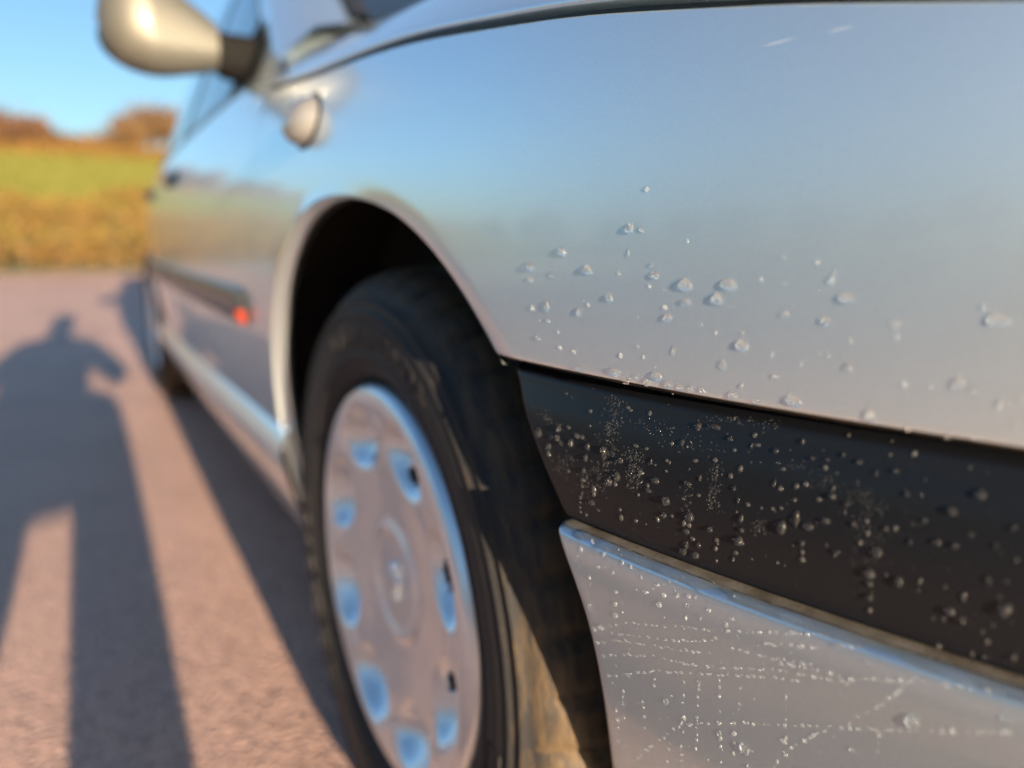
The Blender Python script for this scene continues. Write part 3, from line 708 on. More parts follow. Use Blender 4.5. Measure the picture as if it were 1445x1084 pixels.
# --- side repeater on the fender, by the door
RY, RZ = .150, .757
rep = empty('side_repeater', (float(side(RY, RZ)), RY, RZ)); to_car(rep)
def dome(name, ry_, rz_, h, m, parent, cy=0, cz=0, x0=0, n=28):
    V = [(x0-h, cy, cz)]; F = []
    ks = np.linspace(.12, 1, 9)
    for k in ks:
        for t in range(n):
            a = 2*math.pi*t/n; Yl, Zl = cy+ry_*k*math.cos(a), cz+rz_*k*math.sin(a)
            xs = float(side(RY+Yl, RZ+Zl))-rep.location.x
            V.append((xs+x0-h*math.sqrt(max(0, 1-k*k)), Yl, Zl))
    F = [(0, 1+(t+1) % n, 1+t) for t in range(n)]
    for i in range(len(ks)-1):
        F += [(1+i*n+t, 1+i*n+(t+1) % n, 1+(i+1)*n+(t+1) % n, 1+(i+1)*n+t) for t in range(n)]
    return mesh_obj(name, V, F, m, parent)
dome('repeater_base', .043, .029, .006, M['arm'], rep, .002, 0)
dome('repeater_lens', .038, .026, .026, M['lens'], rep, 0, 0)

DROPS = [  # panel, y, z, half width mm, half height mm
 ('f',-0.3736,0.6438,2.46,2.61),('f',-0.381,0.6434,1.29,1.72),('f',-0.3268,0.6321,2.58,2.47),('f',-0.2993,0.6235,2.98,3.0),('f',-0.3464,0.6235,3.12,2.75),('f',-0.3182,0.6199,1.2,1.93),
 ('f',-0.3733,0.6325,0.9,1.74),('f',-0.3877,0.6272,1.05,1.36),('f',-0.3899,0.6224,2.28,2.03),('f',-0.4068,0.6189,3.43,3.13),('f',-0.4075,0.611,3.05,1.65),('f',-0.4282,0.6199,3.57,2.86),
 ('f',-0.4231,0.6136,2.46,2.73),('f',-0.362,0.6101,2.17,2.14),('f',-0.3403,0.6018,1.9,2.42),('f',-0.3144,0.6028,1.86,3.12),('f',-0.3056,0.5843,1.31,1.6),('f',-0.3805,0.588,0.89,1.39),
 ('f',-0.4012,0.5883,1.0,2.35),('f',-0.3977,0.6032,2.22,2.01),('f',-0.3397,0.5716,2.77,1.88),('f',-0.3648,0.5733,4.87,2.16),('f',-0.3728,0.5697,2.11,1.78),('f',-0.3791,0.5728,2.04,1.23),
 ('f',-0.392,0.575,2.96,2.4),('f',-0.3861,0.571,1.75,1.91),('f',-0.399,0.5719,2.25,1.87),('f',-0.4053,0.5715,2.17,1.85),('f',-0.4106,0.5716,1.54,1.5),('f',-0.4169,0.5719,1.49,1.49),
 ('f',-0.432,0.572,2.07,1.94),('f',-0.4431,0.5713,1.95,1.43),('f',-0.4356,0.5944,2.83,2.54),('f',-0.4591,0.5739,3.29,2.49),('f',-0.488,0.5729,1.93,2.71),('f',-0.4269,0.5849,1.58,2.58),
 ('f',-0.4507,0.5828,1.55,1.25),('f',-0.4362,0.5768,1.01,1.28),('f',-0.4357,0.5999,0.83,1.27),('f',-0.4536,0.6091,1.8,1.38),('f',-0.4526,0.6216,1.35,0.92),('f',-0.4513,0.6318,1.5,0.92),
 ('f',-0.4707,0.6235,1.36,1.65),('f',-0.4723,0.6266,1.08,0.9),('f',-0.4766,0.6168,3.05,2.09),('f',-0.4694,0.6077,2.08,1.81),('f',-0.4946,0.6087,2.18,1.32),('f',-0.4789,0.5903,1.2,2.25),
 ('f',-0.4715,0.5942,0.83,1.21),('f',-0.5253,0.6124,3.07,2.43),('f',-0.5207,0.6166,1.05,1.0),('f',-0.5154,0.5889,1.65,2.62),('f',-0.5201,0.5878,0.75,2.47),('f',-0.529,0.5836,1.54,1.74),
 ('f',-0.5332,0.5865,0.8,1.44),('f',-0.5012,0.5702,0.72,1.64),('f',-0.5137,0.5693,1.01,1.18),('f',-0.5219,0.5703,0.97,1.18),('f',-0.5323,0.5768,0.61,1.75),('f',-0.4887,0.578,0.64,1.2),
 ('s',-0.3057,0.5291,2.6,2.66),('s',-0.3225,0.535,1.77,1.98),('s',-0.3222,0.5297,1.79,1.79),('s',-0.3261,0.5278,1.76,1.78),('s',-0.3155,0.5234,1.87,1.82),('s',-0.3335,0.5294,1.98,2.34),
 ('s',-0.3467,0.5303,1.59,2.1),('s',-0.3582,0.5306,1.75,2.62),('s',-0.346,0.524,1.34,2.11),('s',-0.345,0.5167,1.36,1.73),('s',-0.3563,0.5152,1.29,1.51),('s',-0.3699,0.528,2.37,1.47),
 ('s',-0.369,0.5196,2.16,2.59),('s',-0.3644,0.5158,1.98,2.24),('s',-0.3784,0.5274,2.04,1.09),('s',-0.3931,0.5234,2.54,1.6),('s',-0.3893,0.5174,1.74,1.25),('s',-0.4005,0.515,2.07,2.12),
 ('s',-0.3993,0.5075,1.47,1.6),('s',-0.3519,0.5006,1.89,1.54),('s',-0.3893,0.5321,0.85,1.6),('s',-0.4139,0.511,2.14,2.43),('s',-0.4123,0.5031,1.78,1.4),('s',-0.419,0.4984,1.15,1.4),
 ('s',-0.4125,0.4963,1.0,2.29),('s',-0.4109,0.4925,2.04,1.78),('s',-0.4175,0.4929,1.96,1.76),('s',-0.4246,0.5079,1.48,1.54),('s',-0.4394,0.5173,1.19,2.0),('s',-0.4401,0.5122,1.02,1.34),
 ('s',-0.4391,0.5068,2.24,2.36),('s',-0.4367,0.4972,0.7,1.37),('s',-0.4575,0.5186,2.16,3.26),('s',-0.4632,0.5239,1.34,3.7),('s',-0.4684,0.522,2.33,1.6),('s',-0.4666,0.514,1.04,1.46),
 ('s',-0.4184,0.5545,3.24,1.35),('s',-0.4105,0.5534,1.68,1.71),('s',-0.4047,0.5447,1.15,1.72),('s',-0.4274,0.5508,1.37,1.17),('s',-0.4492,0.5499,1.08,1.29),('s',-0.459,0.5557,0.89,1.44),
 ('s',-0.4757,0.5535,0.82,1.26),('s',-0.4645,0.5498,1.15,0.95),('s',-0.4703,0.5504,1.12,0.79),('s',-0.4383,0.5498,0.65,1.48),('s',-0.411,0.5265,2.32,1.03),('s',-0.4172,0.5307,0.75,1.7),
 ('s',-0.4345,0.53,0.86,1.33),('s',-0.4371,0.5252,0.68,1.33),('s',-0.452,0.5365,0.62,1.94),('s',-0.4747,0.5262,1.97,1.27),('s',-0.4759,0.5369,1.52,1.42),('s',-0.4804,0.5146,1.25,1.12),
 ('s',-0.4816,0.5351,1.21,1.1),('s',-0.4891,0.549,0.77,1.24),('s',-0.4947,0.519,2.05,2.51),('s',-0.493,0.5096,1.96,2.54),('s',-0.4934,0.5052,1.31,1.28),('s',-0.4937,0.4995,1.44,1.6),
 ('s',-0.5033,0.5095,1.61,2.52),('s',-0.5208,0.5036,1.7,1.73),('s',-0.5245,0.5015,1.45,1.88),('s',-0.5365,0.5102,2.07,3.09),('s',-0.5306,0.5195,0.96,1.38),('s',-0.5243,0.5105,0.78,2.17),
 ('s',-0.5234,0.5488,1.72,1.97),('s',-0.5162,0.5412,1.8,1.67),('s',-0.514,0.5287,1.5,1.38),('s',-0.5193,0.5289,1.34,1.22),('s',-0.5053,0.5262,0.72,1.24),('s',-0.5013,0.5437,1.09,0.92),
 ('s',-0.4954,0.5512,1.24,1.08),('s',-0.482,0.552,1.45,1.09),('s',-0.5405,0.4929,1.03,1.58),('s',-0.5319,0.4896,0.87,1.11),('s',-0.4966,0.5291,1.01,1.24),('s',-0.4853,0.5277,1.07,1.26),
 ('s',-0.5349,0.5399,0.92,1.06),('s',-0.5311,0.5324,0.84,0.91),('s',-0.5088,0.5355,0.94,0.92),('b',-0.4443,0.4029,2.47,2.88),('b',-0.5156,0.457,2.46,3.64),('b',-0.3553,0.4422,1.2,2.02),
 ('b',-0.4213,0.4705,0.79,1.59),('b',-0.4012,0.4067,1.43,2.0),('b',-0.4234,0.43,1.04,1.69),('b',-0.4313,0.4046,1.22,2.13),('b',-0.4888,0.4785,1.88,1.3),('b',-0.4458,0.3935,1.53,1.17),
 ('b',-0.4933,0.4316,1.14,1.41),('b',-0.5442,0.4731,1.42,1.27),('b',-0.5001,0.4763,1.15,1.13),('b',-0.4744,0.4649,0.76,1.34),
]
BEADS = {
 'f': '''-2993,6164,233,120 -3678,6226,93,70 -3868,6173,85,68 -3148,5947,155,98 -3010,6007,133,120 -3231,5893,119,77 -3247,5809,149,96 -3696,5822,94,124 -3840,5832,66,69 -3361,5803,112,94 -3960,6080,122,101 -4649,6302,84,75 -4987,5863,84,89 -5072,5865,58,59
-5101,6291,44,58 -4792,6009,66,60 -3826,6618,106,120 -4950,6035,61,73 -4427,6227,63,62 -3471,6059,78,92 -4069,6383,56,66 -4230,5987,71,81 -4491,5922,62,78 -4610,5892,59,61 -4007,5676,24,26 -5216,5916,21,38 -3910,5794,42,45 -4215,5864,22,25
-4929,5826,25,39 -3804,6024,44,45 -5056,5955,17,28 -3431,6232,53,48 -4298,6105,20,25 -3618,6128,29,28 -5263,6091,20,37 -3140,6151,37,30 -4316,5861,21,25 -4733,5961,16,24 -4608,6243,29,39 -5084,6194,13,23 -5038,5996,17,28 -5002,5733,24,39
-5269,5764,16,28 -5120,5751,23,38 -4917,5935,25,38 -5262,6167,12,22 -5083,6128,22,38 -5156,6189,16,28 -5016,5836,24,38 -4566,6124,30,40 -3209,5795,46,38 -4355,6163,20,25 -4876,5832,15,23 -3075,5943,65,52 -4050,6114,23,26 -4158,6016,37,42
-4438,6071,19,24 -4493,6095,23,30 -4190,6191,21,25 -3347,6121,42,37 -4446,5831,24,31 -5004,6242,17,28 -4686,5760,21,30 -3756,5713,35,34 -4416,6171,32,41 -4984,5815,15,23 -5043,5877,18,29 -4671,6198,21,29 -3437,6077,40,36 -5110,5751,14,23
-4869,6252,15,23 -4989,5788,15,23 -4821,5984,16,23 -4411,6208,19,24 -5193,5886,16,28 -3952,6159,24,26 -4681,5947,17,24''',
 's': '''-3373,5341,193,116 -3298,5373,170,78 -3167,5290,123,141 -3153,5192,157,121 -3442,5113,138,97 -3437,5076,112,78 -3678,5151,122,111 -3837,5251,155,108 -3887,5198,87,89 -3956,5042,108,108 -4038,5084,103,71 -3529,5084,133,115 -3529,5057,107,134 -3426,5008,113,78
-3426,4983,113,78 -3420,4949,86,59 -3424,4925,87,59 -3716,5024,97,75 -3722,4983,146,131 -3561,4975,106,58 -3468,4922,114,78 -3786,5376,156,72 -3853,5376,108,71 -3992,5430,79,87 -3820,5544,107,107 -3699,5537,91,73 -3677,5547,115,73 -3433,5486,128,95
-3412,5342,162,96 -3982,5345,81,70 -3986,5294,82,53 -4106,5068,119,123 -4134,5066,118,105 -4155,5005,117,87 -4280,5037,109,86 -4278,4995,92,103 -4283,4934,56,69 -4376,5006,105,85 -4669,5103,75,97 -4671,5072,105,114 -4454,5001,50,51 -4568,5022,63,66
-4381,5544,98,98 -4406,5506,113,65 -4704,5473,98,95 -4310,5465,101,66 -4134,5379,131,68 -4232,5404,107,84 -4175,5224,94,68 -4359,5394,101,115 -4320,5352,86,100 -4416,5244,100,83 -4547,5350,92,97 -4543,5432,91,64 -4613,5317,90,64 -4756,5401,55,94
-4612,5375,89,96 -4647,5392,102,95 -4478,5244,64,49 -4527,5254,94,65 -4563,5267,77,65 -4941,4941,92,113 -5102,5121,72,94 -5178,4880,83,112 -5283,4892,67,96 -5326,4962,75,95 -4997,5300,74,108 -4897,5303,65,78 -4885,5210,92,94 -4906,5254,78,110
-4708,5342,100,79 -4998,5589,84,92 -4941,5345,36,38 -5057,5502,22,48 -5228,5503,38,41 -4924,5055,34,37 -5198,4992,13,29 -5182,5125,49,49 -5234,5343,33,57 -5131,5180,19,16 -4830,5442,20,13 -5190,4997,42,68 -4921,5569,38,68 -4399,5429,40,37
-3833,5136,73,83 -4460,5128,23,20 -4886,5383,15,21 -3496,5415,20,21 -3806,4942,54,23 -5278,5012,19,29 -5186,5195,24,32 -4714,5246,41,28 -5346,5142,31,70 -4678,5537,24,33 -4761,5162,34,73 -5303,4995,23,29 -4923,5564,14,21 -4751,5613,62,71
-5331,5301,24,38 -3854,5450,27,25 -4629,5120,37,28 -4150,5530,34,20 -5251,5211,11,23 -4111,5334,35,45 -5020,5375,20,24 -4797,5129,63,57 -4050,5524,29,26 -5099,5104,22,31 -5134,5244,17,14 -4889,5296,16,35 -4287,5021,66,52 -3049,5289,45,29
-4376,5470,35,27 -5241,5238,14,34 -5246,5352,11,12 -4306,5178,18,24 -4255,5526,40,28 -4837,5446,30,37 -5060,5444,31,69 -4584,5292,25,23 -4592,5184,16,18 -5163,5262,17,23 -3473,4987,80,34 -4127,5106,24,25 -5068,5337,17,25 -5156,4988,48,45
-3279,5520,49,22 -3301,5378,42,19 -4165,5001,39,40 -4599,5019,35,44 -5182,5405,14,28 -4383,5091,29,31 -3880,5307,57,47 -4416,5562,32,26 -4654,4949,24,25 -4548,5513,33,28 -5076,5164,19,26 -4515,5038,20,38 -5138,5535,17,16 -5316,5175,24,21
-3911,5601,31,24 -5000,5545,17,24 -3261,5534,39,43 -4365,5135,22,25 -4369,5197,52,50 -3943,5406,39,31 -4877,4993,14,25 -3680,5211,32,31 -4906,5618,52,49 -3957,4999,38,24 -5316,5156,12,29 -3885,4997,51,40 -4570,5475,34,28 -5009,5449,26,31
-3328,5133,117,69 -5044,5093,13,24 -3309,5076,41,24 -4984,5268,16,22 -5375,5290,47,71 -5358,5206,39,54 -3919,5309,63,48 -3333,5477,31,20 -4132,5522,23,17 -5281,5050,14,20 -3847,5040,41,27 -4753,5462,40,53 -5052,5330,28,49 -4096,5558,32,37
-4042,5401,30,22 -5233,5566,21,36 -4466,5218,32,24 -4988,5108,35,65 -5323,5503,9,12 -5310,4993,38,67 -5336,5029,32,60 -3458,5412,67,52 -4066,5000,37,19 -3213,5543,95,67 -5340,5072,20,46 -4409,5059,47,64 -4795,5309,20,22 -4077,5433,56,55
-5182,5404,19,26 -3821,4994,100,86 -4749,5268,23,49 -5388,5060,25,36 -5101,5083,36,49 -4357,5374,25,25 -5150,4932,11,24 -3587,5267,77,53 -3822,5233,68,38 -4105,5518,60,54 -5181,5575,35,59 -3999,5340,65,73 -4814,5316,38,64 -3970,5483,46,30
-5416,4966,16,19 -3622,5059,34,29 -3315,5097,25,30 -4992,5584,40,71 -4269,5598,58,77 -3408,5601,32,22 -3913,5173,43,32 -4745,5428,25,16 -5273,5440,20,25 -3936,5540,18,16 -4949,5488,10,23 -3831,5229,47,54 -4944,5018,27,48 -3472,5138,98,49
-4540,5244,35,27 -3193,5342,54,36 -3100,5387,43,28 -3200,5373,42,28 -3218,5344,53,36 -3255,5350,26,18 -3124,5389,55,36 -3206,5368,27,18 -3031,5397,29,18 -3202,5342,33,22 -3117,5351,28,18 -3247,5381,32,22 -3145,5370,34,22 -3135,5403,42,28
-3195,5342,27,18 -3045,5430,34,22 -3093,5396,34,22 -3201,5370,33,22 -3150,5385,42,28 -3113,5381,56,36 -3178,5359,54,36 -3220,5346,27,18 -3083,5427,43,28 -3141,5333,34,22 -3092,5378,56,37 -3203,5342,54,36 -3121,5357,43,28 -3157,5366,27,18
-3219,5366,53,36 -3080,5398,34,22 -3095,5405,56,36 -3129,5379,34,22 -3084,5391,56,37 -3124,5389,34,22 -3050,5405,35,22 -3138,5386,43,28 -3216,5361,27,18 -3056,5401,44,29 -3196,5347,42,28 -3226,5373,53,36 -3147,5343,28,18 -3009,5392,45,29
-3109,5430,33,22 -3152,5368,55,36 -2974,5427,36,23 -3083,5389,44,28 -3667,5451,32,26 -3638,5293,27,20 -3600,5138,23,17 -3677,5472,41,33 -3625,5509,33,26 -3682,5394,33,26 -3609,5418,26,20 -3628,5413,33,26 -3663,5222,34,26 -3547,5206,28,21
-3570,5423,27,20 -3548,5235,46,34 -3617,5207,45,34 -3662,5413,33,26 -3641,5260,34,26 -3566,5514,22,17 -3577,5550,34,26 -3653,5189,44,33 -3592,5206,23,17 -3586,5538,34,26 -3606,5290,45,34 -3603,5394,44,33 -3590,5231,35,26 -3601,5183,45,34
-3608,5406,27,20 -3550,5557,22,17 -3652,5340,26,20 -3619,5256,35,26 -3605,5523,33,26 -3644,5383,21,17 -3562,5560,34,26 -3596,5365,34,26 -3620,5236,35,26 -3603,5242,27,21 -3608,5208,45,34 -3610,5365,27,20 -3678,5328,33,26 -3642,5314,27,20
-3700,5270,26,20 -3567,5317,28,21 -3570,5432,44,34 -3551,5163,23,17 -3596,5458,26,20 -3583,5511,26,20 -3584,5430,44,33 -3606,5467,43,33 -3637,5142,27,21 -3573,5301,45,34 -3616,5547,33,26 -3587,5556,43,33 -3596,5496,21,17 -3565,5539,44,34
-3547,5238,36,26 -3568,5262,28,21 -3578,5487,21,17 -3634,5368,22,17 -3649,5257,22,17 -3654,5305,43,33 -3612,5484,42,33 -3599,5227,23,17 -3600,5363,44,33 -3668,5553,42,33 -3584,5253,45,34 -3639,5375,22,17 -3569,5147,23,17 -3580,5195,23,17
-3585,5361,35,26 -3562,5111,36,27 -3547,5348,35,26 -3601,5432,26,20 -3593,5164,23,17 -3595,5232,35,26 -3588,5395,27,20 -3537,5564,27,21 -3587,5394,44,33 -3600,5164,28,21 -3619,5251,44,34 -3636,5570,43,33 -3614,5134,28,21 -3637,5171,35,26
-3608,5194,35,26 -3614,5241,22,17 -3558,5507,34,26 -3617,5554,21,17 -3576,5130,23,17 -3614,5463,33,26 -3633,5350,44,33 -3615,5343,27,20 -3616,5294,44,33 -3574,5414,27,20 -3577,5441,44,33 -3639,5211,34,26 -3640,5304,27,20 -3626,5170,27,21
-3593,5133,46,34 -3653,5168,27,20 -3629,5203,35,26 -3562,5173,28,21 -3684,5199,27,20 -3582,5386,22,17 -3636,5465,26,20 -3681,5396,26,20 -3558,5203,36,26 -3521,5441,35,26 -3625,5207,45,34 -3561,5570,22,17 -3606,5516,21,17 -3636,5410,43,33
-3604,5574,26,20 -3565,5452,22,17 -3639,5173,45,34 -3642,5185,35,26 -3618,5562,43,33 -3615,5126,46,34 -3533,5391,23,17 -3598,5271,45,34 -3614,5504,33,26 -3653,5294,44,33 -3633,5433,33,26 -3574,5585,33,26 -3575,5453,43,33 -3594,5302,45,34
-3519,5491,34,26 -3553,5360,23,17 -3645,5173,35,26 -3617,5147,23,17 -3591,5405,44,33 -3667,5222,44,33 -3595,5323,35,26 -3537,5236,28,21 -3648,5154,27,21 -3588,5419,22,17 -3608,5196,45,34 -3633,5310,34,26 -3649,5522,25,20 -3650,5308,43,33
-3598,5389,44,33 -3595,5249,23,17 -3552,5590,43,34 -3622,5290,27,20 -3670,5538,25,20 -3556,5110,47,34 -3505,5376,46,34 -3607,5129,36,26 -3663,5567,33,26 -3581,5512,26,20 -3626,5380,22,17 -3523,5479,34,26 -3607,5399,22,17 -3583,5574,44,33
-3560,5409,22,17 -3628,5471,33,26 -3575,5550,22,17 -3597,5281,45,34 -3511,5569,35,26 -3568,5143,23,17 -3657,5488,32,26 -3593,5404,44,33 -3588,5293,27,21 -3586,5449,43,33 -3577,5550,44,33 -3554,5085,24,17 -3616,5184,45,34 -3606,5474,42,33
-3635,5459,42,33 -3642,5517,21,17 -3552,5213,28,21 -3610,5448,33,26 -3617,5360,34,26 -3626,5425,43,33 -3637,5268,44,33 -3667,5254,34,26 -3568,5440,22,17 -3640,5155,45,34 -3588,5275,23,17 -3636,5256,44,33 -3593,5093,36,26 -3661,5218,34,26
-3613,5141,23,17 -3590,5395,22,17 -3630,5499,26,20 -3539,5091,29,21 -3594,5403,44,33 -3613,5555,33,26 -3595,5448,33,26 -3605,5416,43,33 -3602,5465,26,20 -3659,5264,22,17 -3557,5228,36,26 -3609,5302,22,17 -3605,5514,42,33 -3647,5520,32,26
-3609,5392,22,17 -3627,5159,35,26 -3555,5575,22,17 -3535,5509,34,26 -3660,5266,22,17 -3548,5207,23,17 -3620,5159,35,26 -3597,5361,44,33 -3503,5230,47,34 -3621,5401,26,20 -3649,5201,34,26 -3601,5107,46,34 -3608,5499,42,33 -3600,5491,33,26
-3569,5513,34,26 -3589,5086,23,17 -3613,5230,45,34 -3595,5436,34,26 -3636,5373,43,33 -3654,5491,41,33 -3652,5168,27,20 -3599,5503,21,17 -3585,5425,44,33 -3644,5301,27,20 -3656,5416,33,26 -3685,5330,26,20 -3566,5390,22,17 -3640,5331,34,26
-3604,5314,22,17 -3619,5552,26,20 -3629,5378,34,26 -3598,5244,35,26 -3603,5127,23,17 -3583,5546,26,20 -3607,5203,28,21 -3577,5450,34,26 -3662,5334,43,33 -3610,5545,43,33 -3522,5515,44,34 -3660,5203,34,26 -3610,5401,27,20 -3534,5380,35,26
-3615,5242,35,26 -3559,5132,23,17 -3578,5413,22,17 -3630,5166,35,26 -3638,5412,43,33 -3570,5515,34,26 -3587,5584,21,17 -3616,5426,33,26 -3623,5448,21,17 -3539,5327,28,21 -3604,5506,33,26 -3604,5276,22,17 -3570,5396,22,17 -3609,5370,22,17
-3715,5356,32,26 -3537,5543,44,34 -3566,5146,28,21 -3615,5310,22,17 -3596,5343,35,26 -3567,5173,28,21 -3615,5492,21,17 -3573,5276,45,34 -3643,5444,26,20 -3645,5342,34,26 -3574,5522,34,26 -3593,5105,23,17 -3595,5300,35,26 -3636,5467,21,17
-3552,5285,28,21 -3612,5091,23,17 -3634,5333,27,20 -3622,5215,22,17 -3617,5566,26,20 -3645,5450,42,33 -3630,5212,27,21 -3662,5379,26,20 -3589,5225,45,34 -3605,5136,46,34 -3589,5429,43,33 -3622,5405,26,20 -3605,5251,22,17 -3556,5581,22,17
-3602,5299,35,26 -3577,5272,23,17 -3612,5309,22,17 -3653,5533,25,20 -3518,5365,23,17 -3532,5362,35,26 -3635,5300,27,20 -3552,5138,29,21 -3605,5361,22,17 -3577,5310,45,34 -3621,5535,33,26 -3602,5504,33,26 -3661,5476,32,26 -3583,5133,36,26
-3653,5440,21,17 -3670,5259,43,33 -3571,5550,22,17 -3588,5237,45,34 -3626,5447,42,33 -3582,5142,23,17 -3597,5423,26,20 -3599,5410,34,26 -3638,5314,22,17 -3653,5328,34,26 -3562,5100,23,17 -3484,5024,30,21 -3509,5152,24,17 -3439,5043,50,35
-3487,5086,49,35 -3576,5153,28,21 -3552,5163,29,21 -3521,5189,37,27 -3487,5105,49,35 -3442,5137,39,27 -3510,5125,29,21 -3430,5025,39,27 -3574,5106,36,27 -3589,5166,28,21 -3437,5030,39,27 -3350,5049,26,18 -3450,5187,24,17 -3424,5132,31,21
-3530,5094,37,27 -3446,5093,25,17 -3512,5102,29,21 -3543,5105,24,17 -3498,5083,24,17 -3443,5069,31,21 -3547,5113,47,34 -3531,5177,29,21 -3466,5154,49,35 -3459,5090,30,21 -3476,5024,30,21 -3548,5071,48,34 -3537,5195,36,27 -3540,5136,29,21
-3445,5038,50,35 -3476,5121,38,27 -3541,5158,23,17 -3506,5216,24,17 -3398,5132,39,27 -3446,5031,31,21 -3427,5090,39,27 -3546,5146,23,17 -3523,5052,29,21 -3512,5183,37,27 -3454,5122,25,17 -3556,5185,23,17 -3486,5044,25,17 -3524,5058,29,21
-3476,5085,25,17 -3573,5178,46,34 -3511,5191,37,27 -3519,5188,29,21 -3490,5075,38,27 -3500,5058,24,17 -3542,5196,23,17 -3490,5172,29,21 -3444,5071,31,21 -3438,5091,50,35 -3358,5025,26,18 -3555,5191,36,26 -3437,5021,50,35 -3596,5133,23,17
-3550,5187,23,17 -3468,5080,49,35 -3538,5188,36,27 -3523,5097,48,34 -3535,5098,29,21 -3603,5149,35,26 -3473,5132,38,27 -3482,5025,25,17 -3401,5075,40,27 -3501,5178,24,17 -3540,5093,37,27 -3522,5204,47,34 -3537,5093,37,27 -3503,5180,24,17
-3517,5113,24,17 -3383,5077,26,18 -3492,5115,24,17 -3509,5064,24,17 -3539,5089,24,17 -3553,5169,28,21 -3497,5175,29,21 -3474,5052,25,17 -3509,5066,48,35 -3469,5124,49,35 -3588,5169,46,34 -3522,5100,24,17 -3508,5126,37,27 -3495,5158,29,21
-3482,5151,38,27 -3439,5033,39,27 -3794,5283,32,25 -3784,5156,32,26 -3795,5215,41,33 -3796,5350,20,16 -3770,5259,21,16 -3843,5175,25,20 -3779,5187,25,20 -3784,5247,32,25 -3767,5291,32,25 -3782,5211,25,20 -3871,5197,40,32 -3823,5168,41,33
-3762,5343,20,16 -3791,5196,32,25 -3749,5343,41,33 -3827,5250,40,32 -3741,5302,42,33 -3766,5242,32,25 -3785,5248,25,20 -3781,5281,25,20 -3840,5269,40,32 -3712,5311,33,26 -3833,5268,24,20 -3797,5208,25,20 -3776,5196,41,33 -3795,5345,40,32
-3813,5199,20,16 -3790,5359,20,16 -3814,5195,32,25 -3820,5312,40,32 -3830,5261,31,25 -3802,5165,25,20 -3761,5220,32,26 -3751,5336,32,25 -3824,5186,41,33 -3765,5313,32,25 -3791,5159,32,26 -3771,5216,41,33 -3824,5276,31,25 -3820,5348,40,32
-3797,5142,25,20 -3749,5210,42,33 -3740,5358,41,33 -3838,5341,39,32 -3785,5187,32,25 -3799,5245,20,16 -3753,5200,26,20 -3766,5242,21,16 -3784,5244,32,25 -3830,5222,25,20 -3821,5170,41,33 -3726,5313,42,33 -3793,5329,25,20 -3810,5312,20,16
-3800,5164,21,16 -3791,5193,32,25 -3820,5306,40,32 -3828,5193,31,25 -3819,5202,20,16 -3784,5236,21,16 -3806,5254,25,20 -3841,5198,40,32 -3816,5277,25,20 -3797,5320,40,32 -3836,5195,40,32 -3812,5244,25,20 -3820,5234,40,32 -3811,5331,31,25
-3746,5211,42,33 -3758,5300,25,20 -3800,5163,41,33 -3792,5305,25,20 -3757,5158,33,26 -3814,5160,20,16 -3814,5267,40,32 -3789,5313,32,25 -3827,5304,20,16 -3825,5258,31,25 -3820,5250,40,32 -3755,5267,41,33 -3824,5315,31,25 -3826,5241,20,16
-3740,5301,21,16 -3820,5209,25,20 -3804,5290,40,32 -3783,5249,41,33 -3803,5288,25,20 -3821,5216,20,16 -3758,5171,26,20 -3854,5280,20,16 -3820,5348,24,20 -3706,5314,42,33 -3802,5165,21,16 -3838,5243,40,32 -3747,5232,33,26 -3834,5240,24,20
-3762,5284,21,16 -3817,5265,40,32 -3790,5162,25,20 -3788,5247,20,16 -3859,5252,24,20 -3823,5262,31,25 -3752,5224,26,20 -3798,5229,32,25 -3800,5217,25,20 -3774,5154,21,16 -3801,5339,20,16 -3791,5216,25,20 -3771,5340,32,25 -3812,5223,25,20
-3779,5282,25,20 -3794,5336,20,16 -3828,5328,40,32 -3795,5288,20,16 -3724,5297,21,16 -3848,5310,31,25 -3760,5257,41,33 -3816,5210,25,20 -3805,5227,25,20 -3797,5251,32,25 -3806,5332,31,25 -3735,5335,21,16 -3777,5223,21,16 -3751,5272,42,33
-3795,5329,40,32 -3781,5322,25,20 -3778,5232,32,25 -3787,5312,25,20 -3850,5207,20,16 -3798,5228,25,20 -3786,5253,20,16 -3764,5315,25,20 -3773,5353,32,25 -3729,5328,42,33 -3768,5334,25,20 -3801,5339,40,32 -3829,5369,24,20 -3758,5225,42,33
-3770,5306,41,33 -3792,5191,21,16 -3759,5163,42,33 -3797,5220,32,25 -3781,5324,20,16 -3764,5171,42,33 -3802,5308,40,32 -3829,5206,31,25 -3756,5312,41,33 -3762,5320,41,33 -3793,5304,20,16 -3772,5296,25,20 -3778,5202,21,16 -3789,5320,20,16
-3844,5311,24,20 -3804,5228,32,25 -3741,5298,32,25 -3853,5214,20,16 -3770,5186,25,20 -3844,5332,24,20 -3840,5303,40,32 -3790,5258,20,16 -3772,5256,25,20 -3814,5315,24,20 -3762,5242,21,16 -3830,5356,20,16 -3801,5184,21,16 -3818,5195,32,25
-3845,5318,20,16 -3767,5309,25,20 -3785,5344,20,16 -3762,5331,20,16 -4253,5385,25,23 -4230,5193,26,24 -4278,5160,20,19 -4280,5198,32,30 -4230,5344,25,24 -4260,5267,20,19 -4284,5205,32,30 -4297,5298,16,15 -4239,5193,20,19 -4240,5328,16,15
-4230,5192,20,19 -4247,5249,20,19 -4261,5261,32,30 -4255,5332,16,15 -4258,5218,32,30 -4252,5254,25,24 -4232,5367,20,18 -4247,5361,32,30 -4216,5213,26,24 -4236,5262,33,30 -4272,5276,20,18 -4231,5286,20,19 -4251,5336,25,24 -4260,5254,20,19
